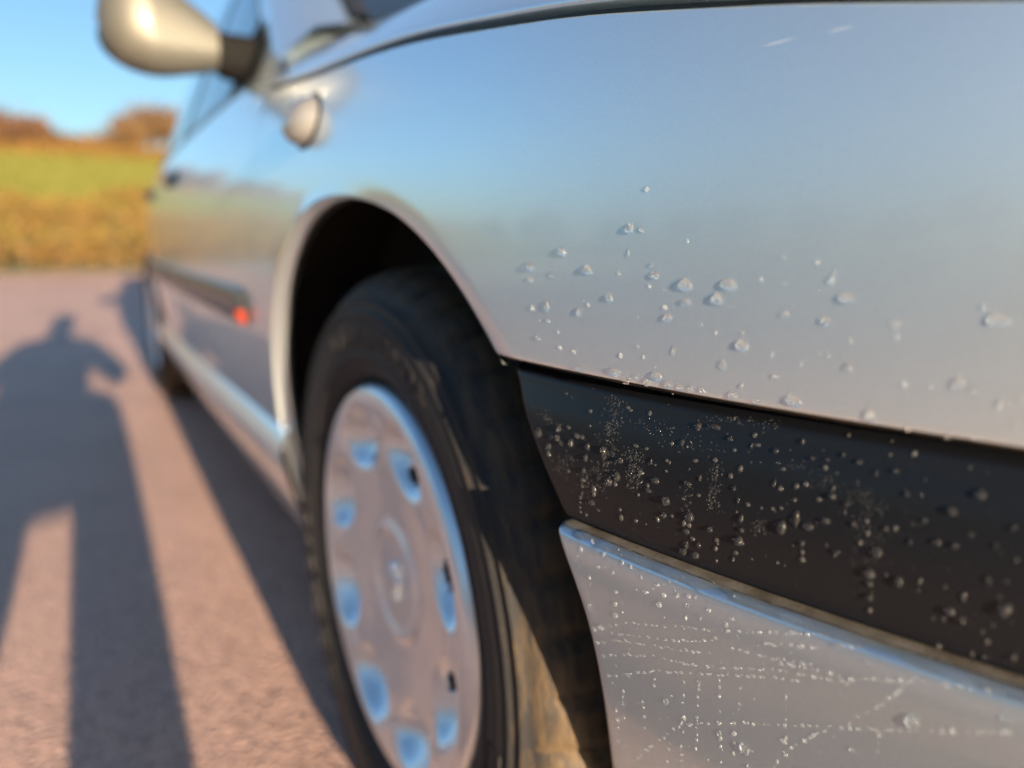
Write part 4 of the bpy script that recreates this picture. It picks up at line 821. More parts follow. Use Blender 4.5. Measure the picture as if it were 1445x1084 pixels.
-4234,5390,20,18 -4224,5347,16,15 -4251,5272,20,19 -4231,5213,26,24 -4224,5212,26,24 -4258,5336,25,23 -4244,5192,26,24 -4241,5275,25,24 -4232,5295,16,15 -4250,5229,20,19 -4252,5373,32,30 -4263,5238,16,15 -4252,5293,20,19 -4240,5223,20,19
-4229,5359,20,19 -4266,5273,25,24 -4280,5367,32,30 -4221,5363,16,15 -4241,5320,20,19 -4225,5166,26,24 -4282,5299,19,18 -4241,5201,33,31 -4248,5377,32,30 -4256,5275,20,19 -4234,5316,33,30 -4271,5185,20,19 -4211,5311,33,30 -4250,5325,32,30
-4252,5302,16,15 -4242,5269,25,24 -4234,5248,33,30 -4261,5221,25,24 -4230,5325,16,15 -4237,5370,20,18 -4256,5230,20,19 -4255,5290,20,19 -4235,5185,26,24 -4274,5269,32,30 -4227,5356,20,19 -4250,5329,25,24 -4246,5373,20,18 -4250,5231,16,15
-4256,5247,16,15 -4255,5217,20,19 -4236,5180,26,24 -4276,5346,32,30 -4251,5284,25,24 -4279,5218,20,19 -4267,5289,32,30 -4202,5335,16,15 -4271,5310,16,15 -4250,5339,20,18 -4242,5208,33,31 -4242,5278,16,15 -4265,5211,25,24 -4259,5337,16,15
-4246,5232,16,15 -4228,5239,33,31 -4250,5183,33,31 -4229,5249,20,19 -4238,5309,25,24 -4231,5327,32,30 -4215,5349,20,19 -4252,5338,20,18 -4235,5248,25,24 -4277,5268,20,18 -4190,5239,17,15 -4239,5257,20,19 -4229,5256,25,24 -4243,5178,26,24
-4241,5347,16,15 -4267,5400,24,23 -4285,5175,25,24 -4252,5235,32,30 -4231,5236,20,19 -4226,5273,20,19 -4232,5382,16,15 -4248,5313,25,24 -4230,5327,25,24 -4212,5354,25,24 -4276,5299,32,30 -4273,5377,16,15 -4227,5171,17,15 -4278,5349,32,30
-4277,5212,25,24 -4258,5311,16,15 -4242,5191,16,15 -4232,5400,20,18 -4247,5374,25,23 -4256,5218,32,30 -4249,5350,20,18 -4246,5233,25,24 -4231,5270,20,19 -4231,5221,33,31 -4252,5356,16,15 -4243,5313,16,15 -4250,5322,25,24 -4227,5238,26,24
-4268,5369,19,18 -4252,5316,20,18 -4257,5357,20,18 -4252,5356,32,30 -4230,5230,33,31 -4247,5205,33,31 -4235,5330,20,19 -4243,5349,32,30 -4123,5288,17,15 -4113,5205,17,16 -4100,5182,27,24 -4104,5169,18,16 -4135,5178,35,31 -4112,5186,27,24
-4129,5215,21,19 -4119,5214,17,16 -4065,5192,18,16 -4131,5179,35,31 -4133,5130,17,16 -4140,5246,27,24 -4091,5183,35,31 -4129,5138,35,31 -4119,5263,27,24 -4071,5235,36,31 -4117,5266,35,31 -4120,5125,27,24 -4106,5265,17,16 -4114,5256,35,31
-4112,5237,27,24 -4127,5207,35,31 -4111,5259,27,24 -4095,5126,36,31 -4128,5141,18,16 -4097,5195,22,19 -4124,5139,27,24 -4107,5200,35,31 -4117,5155,35,31 -4089,5136,22,19 -4122,5250,35,31 -4107,5154,27,24 -4114,5162,27,24 -4101,5247,17,16
-4096,5189,35,31 -4128,5251,27,24 -4103,5203,21,19 -4116,5205,17,16 -4119,5254,27,24 -4099,5217,18,16 -4098,5197,22,19 -4120,5268,17,15 -4110,5153,18,16 -4103,5228,35,31 -4131,5171,27,24 -4088,5186,35,31 -4109,5263,21,19 -4109,5197,21,19
-4142,5216,34,31 -4107,5197,27,24 -4520,5175,14,15 -4479,5146,15,15 -4505,5190,18,18 -4480,5174,15,15 -4474,5136,18,18 -4465,5116,30,30 -4509,5137,23,23 -4475,5186,23,23 -4497,5162,23,23 -4460,5140,23,23 -4464,5180,18,18 -4526,5148,22,23
-4460,5153,30,30 -4492,5194,23,23 -4500,5131,15,15 -4463,5182,29,30 -4480,5138,18,18 -4472,5164,29,30 -4479,5153,18,18 -4473,5141,23,23 -4500,5166,14,15 -4477,5149,29,30 -4482,5161,29,30 -4482,5180,29,30 -4453,5169,23,23 -4501,5151,18,18
-4514,5170,18,18 -4441,5132,30,30 -4478,5177,18,18 -4496,5153,29,30 -4494,5183,23,23 -4465,5155,30,30 -4442,5165,23,23 -4478,5141,29,30 -4502,5136,29,30 -4459,5117,23,23 -4508,5159,22,23 -4489,5172,15,15 -4480,5136,15,15 -4514,5175,22,23
-4910,5149,24,28 -4794,5332,15,17 -4908,5337,23,28 -4903,5311,14,17 -4847,5403,12,14 -4859,5406,18,22 -4933,5374,18,22 -4873,5407,18,22 -4952,5169,23,28 -4899,5299,18,22 -4885,5208,18,22 -4895,5349,23,28 -4914,5136,18,22 -4874,5197,12,14
-4853,5293,15,17 -4877,5213,15,17 -4883,5414,14,17 -4867,5184,24,28 -4841,5279,15,17 -4865,5356,14,17 -4908,5179,24,28 -4872,5365,18,22 -4946,5330,18,22 -4907,5218,23,28 -4899,5296,18,22 -4930,5357,23,28 -4883,5373,23,28 -4949,5150,18,22
-4939,5200,18,22 -4872,5425,14,17 -4902,5392,12,14 -4909,5197,24,28 -4851,5412,14,17 -4950,5213,18,22 -4888,5276,24,28 -4865,5374,24,28 -4881,5285,12,14 -4865,5404,24,28 -4920,5359,18,22 -4977,5147,18,22 -4907,5281,14,17 -4884,5301,18,22
-4886,5177,15,17 -4873,5230,15,17 -4873,5325,12,14 -4841,5118,15,18 -4848,5419,18,22 -4955,5188,11,14 -4907,5331,18,22 -4879,5360,12,14 -4896,5315,12,14 -4925,5147,23,28 -4912,5207,14,17 -4877,5341,12,14 -4882,5128,15,17 -4874,5329,18,22
-4877,5177,15,17 -4813,5330,24,28 -4868,5114,24,29 -5001,5159,18,22 -4867,5267,24,28 -4901,5190,18,22 -4933,5286,23,28 -4871,5311,12,14 -4860,5281,12,14 -4867,5270,19,22 -4851,5379,24,28 -4877,5381,14,17 -4888,5287,14,17 -4878,5393,18,22
-4846,5261,12,14 -4891,5259,24,28 -4861,5133,24,29 -4827,5396,19,22 -4839,5396,15,17 -4909,5143,12,14 -4949,5180,18,22 -4946,5145,12,14 -4893,5177,12,14 -4947,5254,18,22 -4909,5186,14,17 -4877,5403,12,14 -4862,5220,15,17 -4894,5360,18,22
-4895,5306,18,22 -4889,5426,18,22 -4933,5271,12,14 -4992,5166,14,17 -4921,5225,12,14 -4956,5377,23,28 -4913,5170,14,17 -4889,5360,18,22 -4908,5288,23,28 -4942,5244,18,22 -4819,5368,24,28 -4869,5301,24,28 -4879,5391,23,28 -4812,5400,19,22
-4926,5220,23,28 -4857,5398,18,22 -4895,5329,23,28 -4830,5397,12,14 -4928,5248,18,22 -4965,5243,11,14 -4872,5168,19,22 -4919,5184,14,17 -4879,5239,24,28 -4900,5258,12,14 -4918,5184,12,14 -4963,5244,23,28 -4913,5197,18,22 -4926,5209,23,28
-4873,5306,12,14 -4940,5162,23,28 -4903,5301,12,14 -4928,5259,14,17 -4889,5329,18,22 -4858,5394,18,22 -4868,5283,15,17 -4893,5138,12,14 -4932,5170,12,14 -4917,5376,12,14 -4951,5233,18,22 -4909,5142,14,17 -4882,5407,23,28 -4876,5284,12,14
-4844,5308,24,28 -4949,5264,23,28 -4906,5197,14,17 -4917,5361,18,22 -3303,5215,52,35 -3322,5143,41,28 -3328,5220,40,27 -3364,5204,51,35 -3246,5112,43,28 -3267,5139,54,36 -3243,5139,55,36 -3307,5196,41,28 -3311,5119,41,28 -3255,5165,42,28
-3311,5177,52,35 -3394,5214,50,35 -3252,5166,33,22 -3347,5207,51,35 -3258,5100,43,28 -3220,5115,56,36 -3358,5177,26,18 -3249,5214,27,18 -3271,5100,27,18 -3287,5167,41,28 -3290,5158,27,18 -3246,5124,55,36 -3281,5185,53,36 -3221,5127,43,28
-3259,5172,54,36 -3347,5218,31,22 -3292,5136,33,22 -3334,5202,52,35 -3359,5195,40,27 -3346,5213,51,35 -3316,5164,53,35 -3284,5179,53,36 -3244,5158,33,22 -3242,5191,42,28 -3276,5159,33,22 -3239,5201,42,28 -3312,5210,26,18 -3180,5157,44,28
-3301,5242,52,35 -3202,5105,34,22 -4303,5580,31,30 -4407,5597,22,23 -4316,5577,15,15 -4463,5589,28,29 -4235,5595,24,23 -4209,5578,32,30 -4134,5581,26,24 -4293,5578,15,15 -4259,5585,16,15 -4455,5600,22,23 -4368,5607,14,15 -4213,5584,19,18
-4208,5582,16,15 -4246,5598,15,15 -4431,5587,14,15 -4236,5579,19,18 -4414,5583,29,29 -4335,5598,29,30 -4275,5598,18,18 -4349,5604,29,30 -4413,5584,14,15 -4252,5595,15,15 -4404,5598,17,18 -4145,5563,17,15 -4295,5585,30,30 -4200,5585,25,24
-4386,5591,18,18 -4270,5592,19,18 -4431,5600,17,18 -4477,5609,14,15 -4383,5596,18,18 -4288,5598,18,18 -4260,5589,19,18 -4340,5600,23,23 -4167,5582,16,15 -4408,5608,28,29 -4466,5598,28,29 -4425,5615,14,15 -4255,5598,19,18 -4253,5580,19,18
-4180,5594,16,15 -4253,5594,19,18 -4463,5619,17,18 -4173,5568,16,15 -4452,5609,17,18 -4334,5613,22,23 -4293,5593,18,18 -4449,5603,17,18 -4238,5590,19,18 -4163,5582,16,15 -4234,5597,24,23 -4277,5605,23,23 -4241,5591,19,18 -4196,5584,25,24
-4366,5585,23,23 -4428,5617,21,23 -4430,5618,27,29 -4158,5570,16,15 -4255,5590,31,30 -4359,5601,14,15 -3683,5505,20,16 -3992,5420,22,19 -4191,5475,32,30 -4096,5436,17,15 -3877,5485,29,25 -4060,5420,21,19 -4111,5432,21,19 -4016,5451,21,19
-3774,5486,20,16 -4239,5448,19,18 -3978,5427,36,31 -4032,5447,27,24 -4088,5457,26,24 -3909,5529,18,16 -3669,5467,25,20 -3982,5501,28,24 -3898,5481,29,25 -3976,5480,36,31 -4094,5453,34,31 -4195,5503,16,15 -4108,5428,21,19 -4037,5398,22,19
-4102,5479,20,19 -3904,5472,29,25 -3830,5468,30,25 -3959,5496,36,31 -4027,5426,18,16 -4184,5445,20,19 -4084,5481,17,15 -3899,5444,19,16 -3716,5484,40,33 -3895,5504,29,25 -4062,5487,34,31 -4056,5468,17,15 -3919,5418,37,32 -3921,5454,18,16
-3890,5508,23,19 -4222,5468,25,23 -3827,5483,30,25 -3811,5472,30,25 -3813,5456,19,16 -3970,5465,36,31 -3890,5471,23,19 -3931,5446,18,16 -4270,5447,16,15 -4088,5458,26,24 -3875,5450,29,25 -3924,5459,37,32 -4137,5470,26,24 -3750,5482,31,25
-3804,5488,30,25 -4099,5435,21,19 -3827,5516,23,20 -3910,5474,37,32 -3971,5499,36,31 -3710,5492,25,20 -3950,5433,22,19 -4141,5448,26,24 -4048,5439,17,16 -4100,5444,21,19 -3975,5502,36,31 -3859,5512,38,32 -3843,5463,38,32 -4226,5449,16,15
-3875,5520,19,16 -4118,5425,17,15 -4200,5443,25,24 -3785,5504,19,16 -4054,5426,27,24 -3941,5493,18,16 -4197,5413,20,19 -4263,5450,31,30 -3770,5501,39,32 -3760,5465,20,16 -4076,5435,34,31 -4159,5432,16,15 -3783,5491,24,20 -4128,5492,26,24
-3999,5439,28,24 -3919,5508,28,25 -4713,5389,13,14 -5042,5423,17,21 -4712,5390,13,14 -4950,5371,11,14 -4554,5432,14,14 -4724,5431,20,22 -4514,5451,14,15 -4717,5425,25,28 -4682,5461,16,17 -4890,5378,18,22 -4961,5362,11,14 -4639,5397,26,29
-4575,5454,27,29 -4917,5353,14,17 -4836,5410,19,22 -4950,5375,11,14 -4697,5405,13,14 -4901,5381,18,22 -4578,5443,16,18 -4670,5413,20,22 -4717,5418,20,22 -4564,5449,17,18 -4669,5388,26,29 -4608,5453,13,14 -4719,5423,15,17 -4696,5395,20,22
-4830,5359,24,28 -4732,5449,15,17 -4746,5455,19,22 -4829,5400,15,17 -4679,5384,16,17 -4609,5383,21,22 -4840,5435,24,28 -4870,5405,12,14 -4692,5438,16,17 -4517,5451,28,29 -4563,5463,13,14 -4655,5442,20,22 -4938,5402,18,22 -4600,5452,27,29
-4900,5388,23,28 -4531,5428,28,29 -4441,5439,29,29 -4615,5479,26,29 -4819,5382,19,22 -4736,5440,25,28 -4649,5431,20,22 -4932,5384,18,22 -4896,5367,18,22 -4755,5362,15,17 -4610,5463,21,22 -4587,5455,16,18 -4822,5380,12,14 -4703,5412,13,14
-4816,5391,15,17 -5017,5394,13,17 -4790,5424,19,22 -4657,5449,16,17 -4765,5416,15,17 -4900,5411,23,28 -4737,5419,12,14 -4696,5460,13,14 -4529,5424,21,23 -4590,5441,16,18 -4733,5373,15,17 -4717,5438,25,28 -5041,5381,13,17 -4935,5358,11,14
-4738,5427,25,28 -4512,5453,28,29 -4781,5394,12,14 -4884,5408,12,14 -4715,5402,25,28 -4941,5357,14,17 -4893,5356,23,28 -4872,5396,18,22 -4774,5408,12,14 -4749,5388,15,17 -4711,5425,20,22 -4835,5362,24,28 -4613,5461,26,29 -4812,5397,15,17
-4751,5434,12,14 -4751,5391,25,28 -4672,5379,13,14 -4625,5456,20,22 -4601,5458,13,14 -4439,5437,18,18 -4906,5370,12,14 -4943,5365,11,14''',
 'b': '''-3741,4456,162,137 -3551,4283,151,103 -3607,4322,175,142 -3533,4762,106,117 -3593,4819,131,77 -3695,4789,71,114 -3820,4789,89,111 -3586,4617,85,118 -3754,4529,106,135 -3772,4607,103,95 -3968,4684,158,92 -4044,4751,104,72 -4082,4710,105,108 -4158,4738,79,107
-4218,4757,94,105 -4252,4763,56,87 -4050,4647,131,128 -4324,4727,91,104 -4439,4731,86,86 -4412,4688,71,104 -4279,4669,58,88 -4201,4637,61,107 -4637,4193,118,110 -4395,4094,96,134 -4350,4596,76,71 -3764,4712,74,75 -3876,4783,66,92 -3946,4752,65,73
-3664,4708,78,96 -3631,4323,69,39 -3698,4368,60,38 -3735,4394,81,60 -3811,4439,65,41 -3868,4466,108,67 -3896,4471,73,40 -3947,4492,85,56 -3991,4506,78,54 -4016,4516,79,52 -4069,4530,53,48 -4134,4565,71,50 -4174,4579,56,32 -4215,4593,83,45
-4238,4598,76,55 -4250,4600,66,40 -4293,4617,78,63 -4316,4619,52,34 -4323,4622,68,46 -4347,4634,37,36 -4389,4651,47,35 -4418,4661,80,76 -4474,4682,73,52 -4509,4691,55,37 -4536,4704,53,40 -4568,4718,72,71 -4610,4740,45,33 -4636,4748,50,48
-3689,4323,89,52 -3748,4342,63,51 -3772,4356,76,40 -3812,4369,89,50 -3854,4383,60,40 -3892,4397,62,46 -3952,4420,109,60 -4012,4439,84,45 -4053,4450,51,34 -4066,4457,73,54 -4109,4474,116,64 -4142,4485,68,63 -4168,4503,80,61 -4195,4508,57,46
-4221,4521,47,39 -4239,4531,77,60 -4264,4537,53,35 -4291,4557,84,72 -4330,4576,51,42 -3560,4205,119,84 -3611,4230,159,64 -3693,4281,88,50 -3713,4294,77,42 -3720,4297,156,63 -3749,4302,84,50 -3790,4323,109,71 -3814,4325,91,53 -3863,4345,121,56
-3884,4350,115,72 -3915,4359,51,32 -3988,4390,96,55 -4024,4394,121,61 -4052,4410,47,39 -4071,4420,56,32 -4092,4417,45,31 -4147,4434,70,44 -4178,4454,93,56 -4188,4452,72,42 -4217,4459,92,70 -4249,4473,97,52 -4312,4499,47,36 -4434,4579,90,57
-4469,4588,70,52 -4503,4592,106,66 -4554,4601,54,34 -4567,4602,80,57 -4589,4610,50,40 -4623,4611,79,48 -4641,4619,45,49 -4672,4633,54,63 -4712,4640,59,49 -4732,4650,46,36 -4755,4648,75,53 -4786,4662,54,56 -3596,4135,138,59 -3657,4172,103,65
-3690,4186,98,58 -3760,4224,83,49 -3796,4244,116,64 -3811,4243,63,46 -3852,4259,102,54 -3877,4276,87,48 -3904,4289,107,67 -3965,4321,60,40 -3973,4322,63,34 -4036,4335,77,42 -4080,4344,75,49 -4107,4352,59,41 -4135,4363,80,61 -4156,4366,88,58
-4178,4371,88,50 -4204,4386,70,65 -4223,4387,60,46 -4281,4413,63,50 -4291,4413,75,73 -4319,4427,46,32 -4364,4440,61,39 -4378,4448,81,55 -4438,4476,71,58 -4448,4479,58,48 -4470,4491,49,47 -4511,4510,79,45 -4526,4516,71,49 -4558,4525,68,57
-4576,4537,61,58 -4619,4558,41,41 -4650,4567,66,54 -4657,4572,37,33 -4677,4574,39,41 -4732,4588,72,66 -4752,4594,57,41 -4792,4603,93,81 -4802,4608,67,57 -4824,4615,57,51 -4852,4620,92,70 -4864,4623,50,53 -4906,4638,90,62 -4927,4635,72,62
-3609,4013,96,74 -3636,4029,84,42 -3672,4049,107,66 -3747,4096,106,48 -3772,4111,77,50 -3791,4122,61,44 -3839,4155,117,78 -3890,4180,102,61 -3927,4204,107,65 -3948,4222,112,64 -3993,4244,63,36 -4048,4261,91,68 -4070,4272,70,48 -4099,4288,85,59
-4129,4300,96,57 -4188,4327,68,46 -4252,4354,90,62 -4286,4368,73,54 -4299,4376,72,52 -4341,4392,85,58 -4363,4402,79,51 -4394,4420,48,39 -4444,4440,97,63 -4467,4453,51,38 -4498,4462,80,64 -4526,4479,82,63 -4557,4490,62,65 -4572,4495,58,42
-4628,4522,84,61 -4661,4529,46,50 -4703,4544,72,66 -4724,4550,71,75 -3676,3472,67,47 -3711,3514,121,73 -3743,3553,85,36 -3802,3627,105,73 -3835,3671,101,54 -3847,3686,91,51 -3918,3768,90,48 -3954,3806,98,63 -3984,3850,78,52 -4031,3909,89,72
-4075,3948,72,47 -4136,3996,105,72 -4151,4009,94,61 -4191,4036,84,51 -4217,4053,54,48 -4255,4071,71,62 -4313,4107,83,78 -4329,4116,42,32 -4384,4144,56,44 -4398,4157,98,67 -4453,4190,89,81 -4472,4195,74,55 -4499,4205,75,80 -4524,4220,48,37
-4554,4235,41,46 -4574,4245,53,38 -4624,4271,58,38 -4651,4283,80,88 -4697,4306,49,44 -4731,4327,77,68 -4761,4342,79,64 -4792,4359,48,44 -4844,4384,53,56 -4894,4406,69,68 -4929,4421,73,81 -4956,4433,71,75 -4966,4437,60,54 -5004,4461,68,52
-5025,4468,80,65 -5068,4490,63,77 -5083,4498,57,65 -5114,4511,49,48 -5143,4528,64,77 -5168,4545,81,88 -5219,4567,50,71 -5252,4581,71,88 -5284,4600,96,112 -5334,4623,37,54 -5364,4639,72,69 -5384,4651,53,68 -5405,4663,57,74 -5432,4672,69,77
-5450,4683,79,81 -4600,4056,66,112 -4636,4130,55,46 -4672,4175,77,69 -4695,4205,50,46 -4735,4249,88,88 -4761,4283,90,80 -4775,4299,91,75 -4792,4321,54,49 -4826,4350,61,62 -4926,4443,59,55 -4962,4496,46,53 -4997,4535,46,54 -5031,4577,60,62
-5052,4600,63,51 -5079,4643,65,72 -5098,4672,75,94 -5112,4692,80,73 -5135,4739,67,49 -5157,4772,45,52 -4609,4736,75,76 -4643,4744,42,42 -4678,4758,49,52 -4685,4760,54,51 -4701,4770,89,83 -4717,4775,67,72 -4736,4781,75,54 -4764,4787,97,79
-4766,4789,72,61 -4784,4797,57,57 -4805,4804,48,54 -4822,4809,63,62 -4593,4675,72,78 -4610,4681,63,56 -4629,4683,102,61 -4660,4701,55,51 -4703,4716,74,67 -4731,4720,75,56 -4748,4730,103,83 -4787,4740,93,76 -4804,4745,52,50 -4855,4774,59,46
-4887,4778,76,55 -4904,4788,36,40 -4929,4798,60,70 -4951,4808,57,57 -4658,4606,97,74 -4691,4620,85,67 -4708,4619,108,80 -4737,4626,48,43 -4758,4632,63,51 -4792,4639,55,41 -4812,4646,59,64 -4861,4651,81,93 -4898,4656,53,40 -4939,4663,101,72
-4942,4663,105,94 -4980,4681,41,41 -4997,4691,54,56 -5023,4703,87,67 -5045,4707,40,42 -5070,4719,100,80 -5087,4724,61,52 -5111,4737,91,97 -5146,4747,66,62 -5186,4764,49,53 -5236,4780,46,47 -5256,4780,69,106 -5297,4792,61,75 -5324,4797,55,64
-5372,4809,85,105 -3620,3791,72,90 -3611,3717,101,105 -3602,3660,77,82 -3569,3539,92,65 -3708,3966,80,109 -3695,3921,65,53 -3691,3867,63,55 -3671,3785,61,44 -3845,3973,57,49 -3843,3936,61,92 -3840,3876,90,85 -3824,3792,58,72 -3954,4173,76,81
-3943,4128,71,107 -3988,3791,52,44 -3974,3744,75,72 -3943,3644,74,85 -4142,4252,55,89 -4131,4167,51,77 -4121,4119,44,59 -4114,4027,91,125 -4096,3988,58,72 -4094,3929,46,80 -4064,3820,62,90 -4057,3760,65,73 -4051,3718,45,58 -4225,4275,48,83
-4224,4250,53,61 -4211,4202,62,85 -4209,4151,62,56 -4194,4073,65,88 -4194,4051,37,52 -4183,4006,49,59 -4181,3960,48,69 -4173,3925,68,103 -4156,3862,89,95 -4347,4364,46,68 -4343,4325,60,92 -4337,4273,83,87 -4331,4184,34,63 -4322,4111,69,94
-4316,4019,86,127 -4311,3968,66,85 -4299,3867,60,69 -4399,4099,69,99 -4393,4038,84,84 -4379,3968,66,131 -4516,4350,33,56 -4453,4379,47,73 -4438,4284,50,70 -4433,4251,43,50 -3981,4689,83,57 -4019,4720,55,33 -4077,4763,40,31 -4105,4789,82,48
-4134,4803,57,35 -4668,4439,61,116 -4664,4382,34,57 -4657,4316,37,67 -4652,4217,62,114 -4649,4187,49,93 -4644,4119,69,91 -5037,4450,68,136 -5034,4405,33,70 -5030,4363,41,83 -4006,3966,24,26 -4460,4655,26,34 -3799,4498,52,50 -3878,4720,23,24
-4144,4754,39,46 -4467,4645,35,45 -4404,4209,19,24 -5309,4499,17,32 -3916,4673,47,48 -4887,4723,21,32 -5402,4671,13,25 -5199,4770,23,41 -4073,4587,44,48 -3614,3532,39,35 -3776,4836,48,48 -3710,4400,33,31 -5253,4558,14,26 -4147,3992,22,26
-5433,4588,16,32 -3515,4650,44,38 -4364,3890,20,26 -4847,4533,22,33 -4317,3950,31,38 -5336,4784,13,25 -4631,4818,23,32 -3810,4284,39,39 -3582,4576,58,51 -4736,4815,15,21 -5163,4377,19,33 -5400,4630,11,21 -4874,4647,14,22 -4788,4409,15,23
-5314,4618,13,25 -3683,4373,34,31 -4581,4012,35,50 -3677,3767,45,42 -4772,4720,15,22 -3791,4820,24,24 -4861,4339,30,46 -5087,4316,26,45 -3482,4680,35,31 -5494,4570,20,42 -5109,4771,14,25 -4371,4476,38,47 -5315,4734,11,21 -3727,3674,36,34
-4400,4436,28,35 -5271,4464,12,22 -4448,4281,22,29 -4090,3972,46,52 -3687,3876,44,42 -4223,3831,44,53 -5280,4782,22,41 -4052,4121,46,51 -5327,4576,13,26 -5142,4566,25,43 -4480,4041,37,50 -4268,4418,24,29 -4768,4594,15,22 -4558,4646,25,33
-4573,4722,24,33 -3968,4432,24,25 -4562,4602,17,22 -3808,3937,33,33 -4766,4813,29,43 -4703,4680,31,44 -4010,3699,25,28 -5054,4682,25,42 -5409,4824,15,31 -4535,3995,18,25 -4113,3845,28,32 -5296,4465,11,22 -3886,4441,37,37 -5093,4542,13,22
-5395,4681,21,42 -3628,3975,45,41 -4802,4226,31,47 -5048,4771,25,42 -4973,4499,14,22 -4538,4638,25,34 -4374,4806,24,33 -3771,4095,54,53 -3951,3922,30,32 -4564,4520,17,23 -4698,4359,24,35 -5010,4545,16,26 -4193,4246,25,30 -4995,4298,28,46
-4882,4491,14,22 -5295,4470,14,26 -5280,4534,23,43 -4262,4762,18,23 -4988,4759,13,21 -5037,4795,25,42 -5339,4756,11,21 -4355,4402,23,28 -3707,4723,38,37 -3507,4713,56,51 -4185,4572,42,47 -4721,4720,22,32 -4135,4770,29,35 -5090,4430,16,27
-3596,4831,31,30 -4043,3672,30,33 -3606,4014,45,41 -4163,4831,23,27 -3915,4375,25,25 -4578,4563,20,27 -4217,4749,19,23 -4072,3939,28,32 -5418,4631,13,25 -4829,4800,20,32 -3685,4119,42,40 -5496,4645,10,21 -4202,4639,40,47 -5125,4719,24,42
-4451,4146,19,24 -4107,4280,33,37 -5461,4715,10,21 -3803,4479,26,25 -5445,4576,16,32 -4430,4832,34,44 -3986,4806,18,24 -4055,3786,29,32 -3804,4554,31,30''',
}
LABELS = {  # drop number: (label, group)
 0: ('highest larger drop on the silver fender, with a tiny drop beside it', 'large drops on the silver fender'),
 2: ('oval drop on the fender, second nearest the wheel arch', 'large drops on the silver fender'),
 3: ('teardrop on the fender nearest the wheel arch, above a faint smear', 'large drops on the silver fender'),
 4: ('plump teardrop on the fender to the right of the arch drops', 'large drops on the silver fender'),
 9: ('big slanted drop on the fender, left one of the tight trio', 'large drops on the silver fender'),
 10: ('long slanting double drop just under the left one of the fender trio', 'large drops on the silver fender'),
 11: ('biggest upper drop of the tight trio in the middle of the fender', 'large drops on the silver fender'),
 12: ('round drop hanging below the upper right one of the fender trio', 'large drops on the silver fender'),
 14: ('thin hooked drop on the fender above the strip end', 'large drops on the silver fender'),
 15: ('thin vertical streak of water on the fender near the wheel arch', 'large drops on the silver fender'),
 18: ('thin vertical drop on the fender above the row along its lower edge', 'large drops on the silver fender'),
 21: ('wide peanut shaped drop at the start of the row along the fender edge', 'large drops on the silver fender'),
 24: ('largest rounded drop in the row along the lower fender edge', 'large drops on the silver fender'),
 32: ('lone teardrop with a shadow low in the middle of the fender', 'large drops on the silver fender'),
 33: ('large flat drop at the fender edge past the row of drops', 'large drops on the silver fender'),
 34: ('round ringed drop sitting on the fender edge right of the large flat one', 'large drops on the silver fender'),
 35: ('narrow slanted drop below the lone teardrop on the fender', 'large drops on the silver fender'),
 44: ('wide flat lens shaped drop high on the right half of the fender', 'large drops on the silver fender'),
 45: ('hooked drop below and left of the wide lens shaped fender drop', 'large drops on the silver fender'),
 46: ('faint arched drop right of the wide lens shaped fender drop', 'large drops on the silver fender'),
 47: ('upright oval drop on the fender between the flat drop and the lens drop', 'large drops on the silver fender'),
 49: ('widest drop on the fender, blurred near the right edge of the picture', 'large drops on the silver fender'),
 51: ('ringed round drop low on the right of the fender beside a thin run', 'large drops on the silver fender'),
 52: ('thin vertical run of water beside the ringed drop low on the fender', 'large drops on the silver fender'),
 53: ('blurred oval drop low at the right edge of the fender', 'large drops on the silver fender'),
 60: ('tall bright drop near the wheel end of the black strip', 'large drops on the black strip'),
 67: ('tall drop in the mist trail on the black strip', 'large drops on the black strip'),
 72: ('tall bluish drop on the black strip, upper one of a touching pair', 'large drops on the black strip'),
 81: ('bright drop at the head of a vertical chain on the black strip', 'large drops on the black strip'),
 84: ('narrow dark drop in the chain near the lower edge of the strip', 'large drops on the black strip'),
 90: ('bright round drop with a glint at the end of a chain on the strip', 'large drops on the black strip'),
 92: ('large curved comma shaped drop on the black strip', 'large drops on the black strip'),
 93: ('tall double drop beside the comma shaped one on the black strip', 'large drops on the black strip'),
 94: ('slanted oval drop right of the tall double drop on the strip', 'large drops on the black strip'),
 96: ('long flat bluish drop near the top of the black strip', 'large drops on the black strip'),
 111: ('flat faint drop right of the slanted oval on the strip', 'large drops on the black strip'),
 116: ('round golden glinting drop on the strip at the top of a blurred column', 'large drops on the black strip'),
 117: ('large round drop second in the blurred column on the strip', 'large drops on the black strip'),
 120: ('upright oval drop standing right of the blurred column on the strip', 'large drops on the black strip'),
 121: ('oval blurred drop low on the strip, left of a touching pair', 'large drops on the black strip'),
 122: ('round blurred drop low on the strip, right of a touching pair', 'large drops on the black strip'),
 123: ('largest yellow glinting drop on the strip near the right picture edge', 'large drops on the black strip'),
 125: ('faint tall drop above the touching pair low on the strip', 'large drops on the black strip'),
 126: ('large dim drop high on the strip near the right picture edge', 'large drops on the black strip'),
 127: ('dim oval drop high on the strip left of the large dim one', 'large drops on the black strip'),
 128: ('dim flat drop in the middle of the strip toward the right edge', 'large drops on the black strip'),
 141: ('bright ringed drop with a dark shadow near the bottom of the lower bumper', 'large drops on the lower bumper'),
 142: ('biggest ring shaped drop with a long shadow on the lower bumper', 'large drops on the lower bumper'),
 148: ('wide flat drop below the bumper ledge on the lower bumper', 'large drops on the lower bumper'),
 151: ('blurred flat drop on the lower bumper at the right picture edge', 'large drops on the lower bumper'),
}
for k in [38, 39, 40, 41, 42, 43, 48, 50]: LABELS[k] = ('small blurred water drop on the right half of the silver fender', 'small fender drops on the right half')
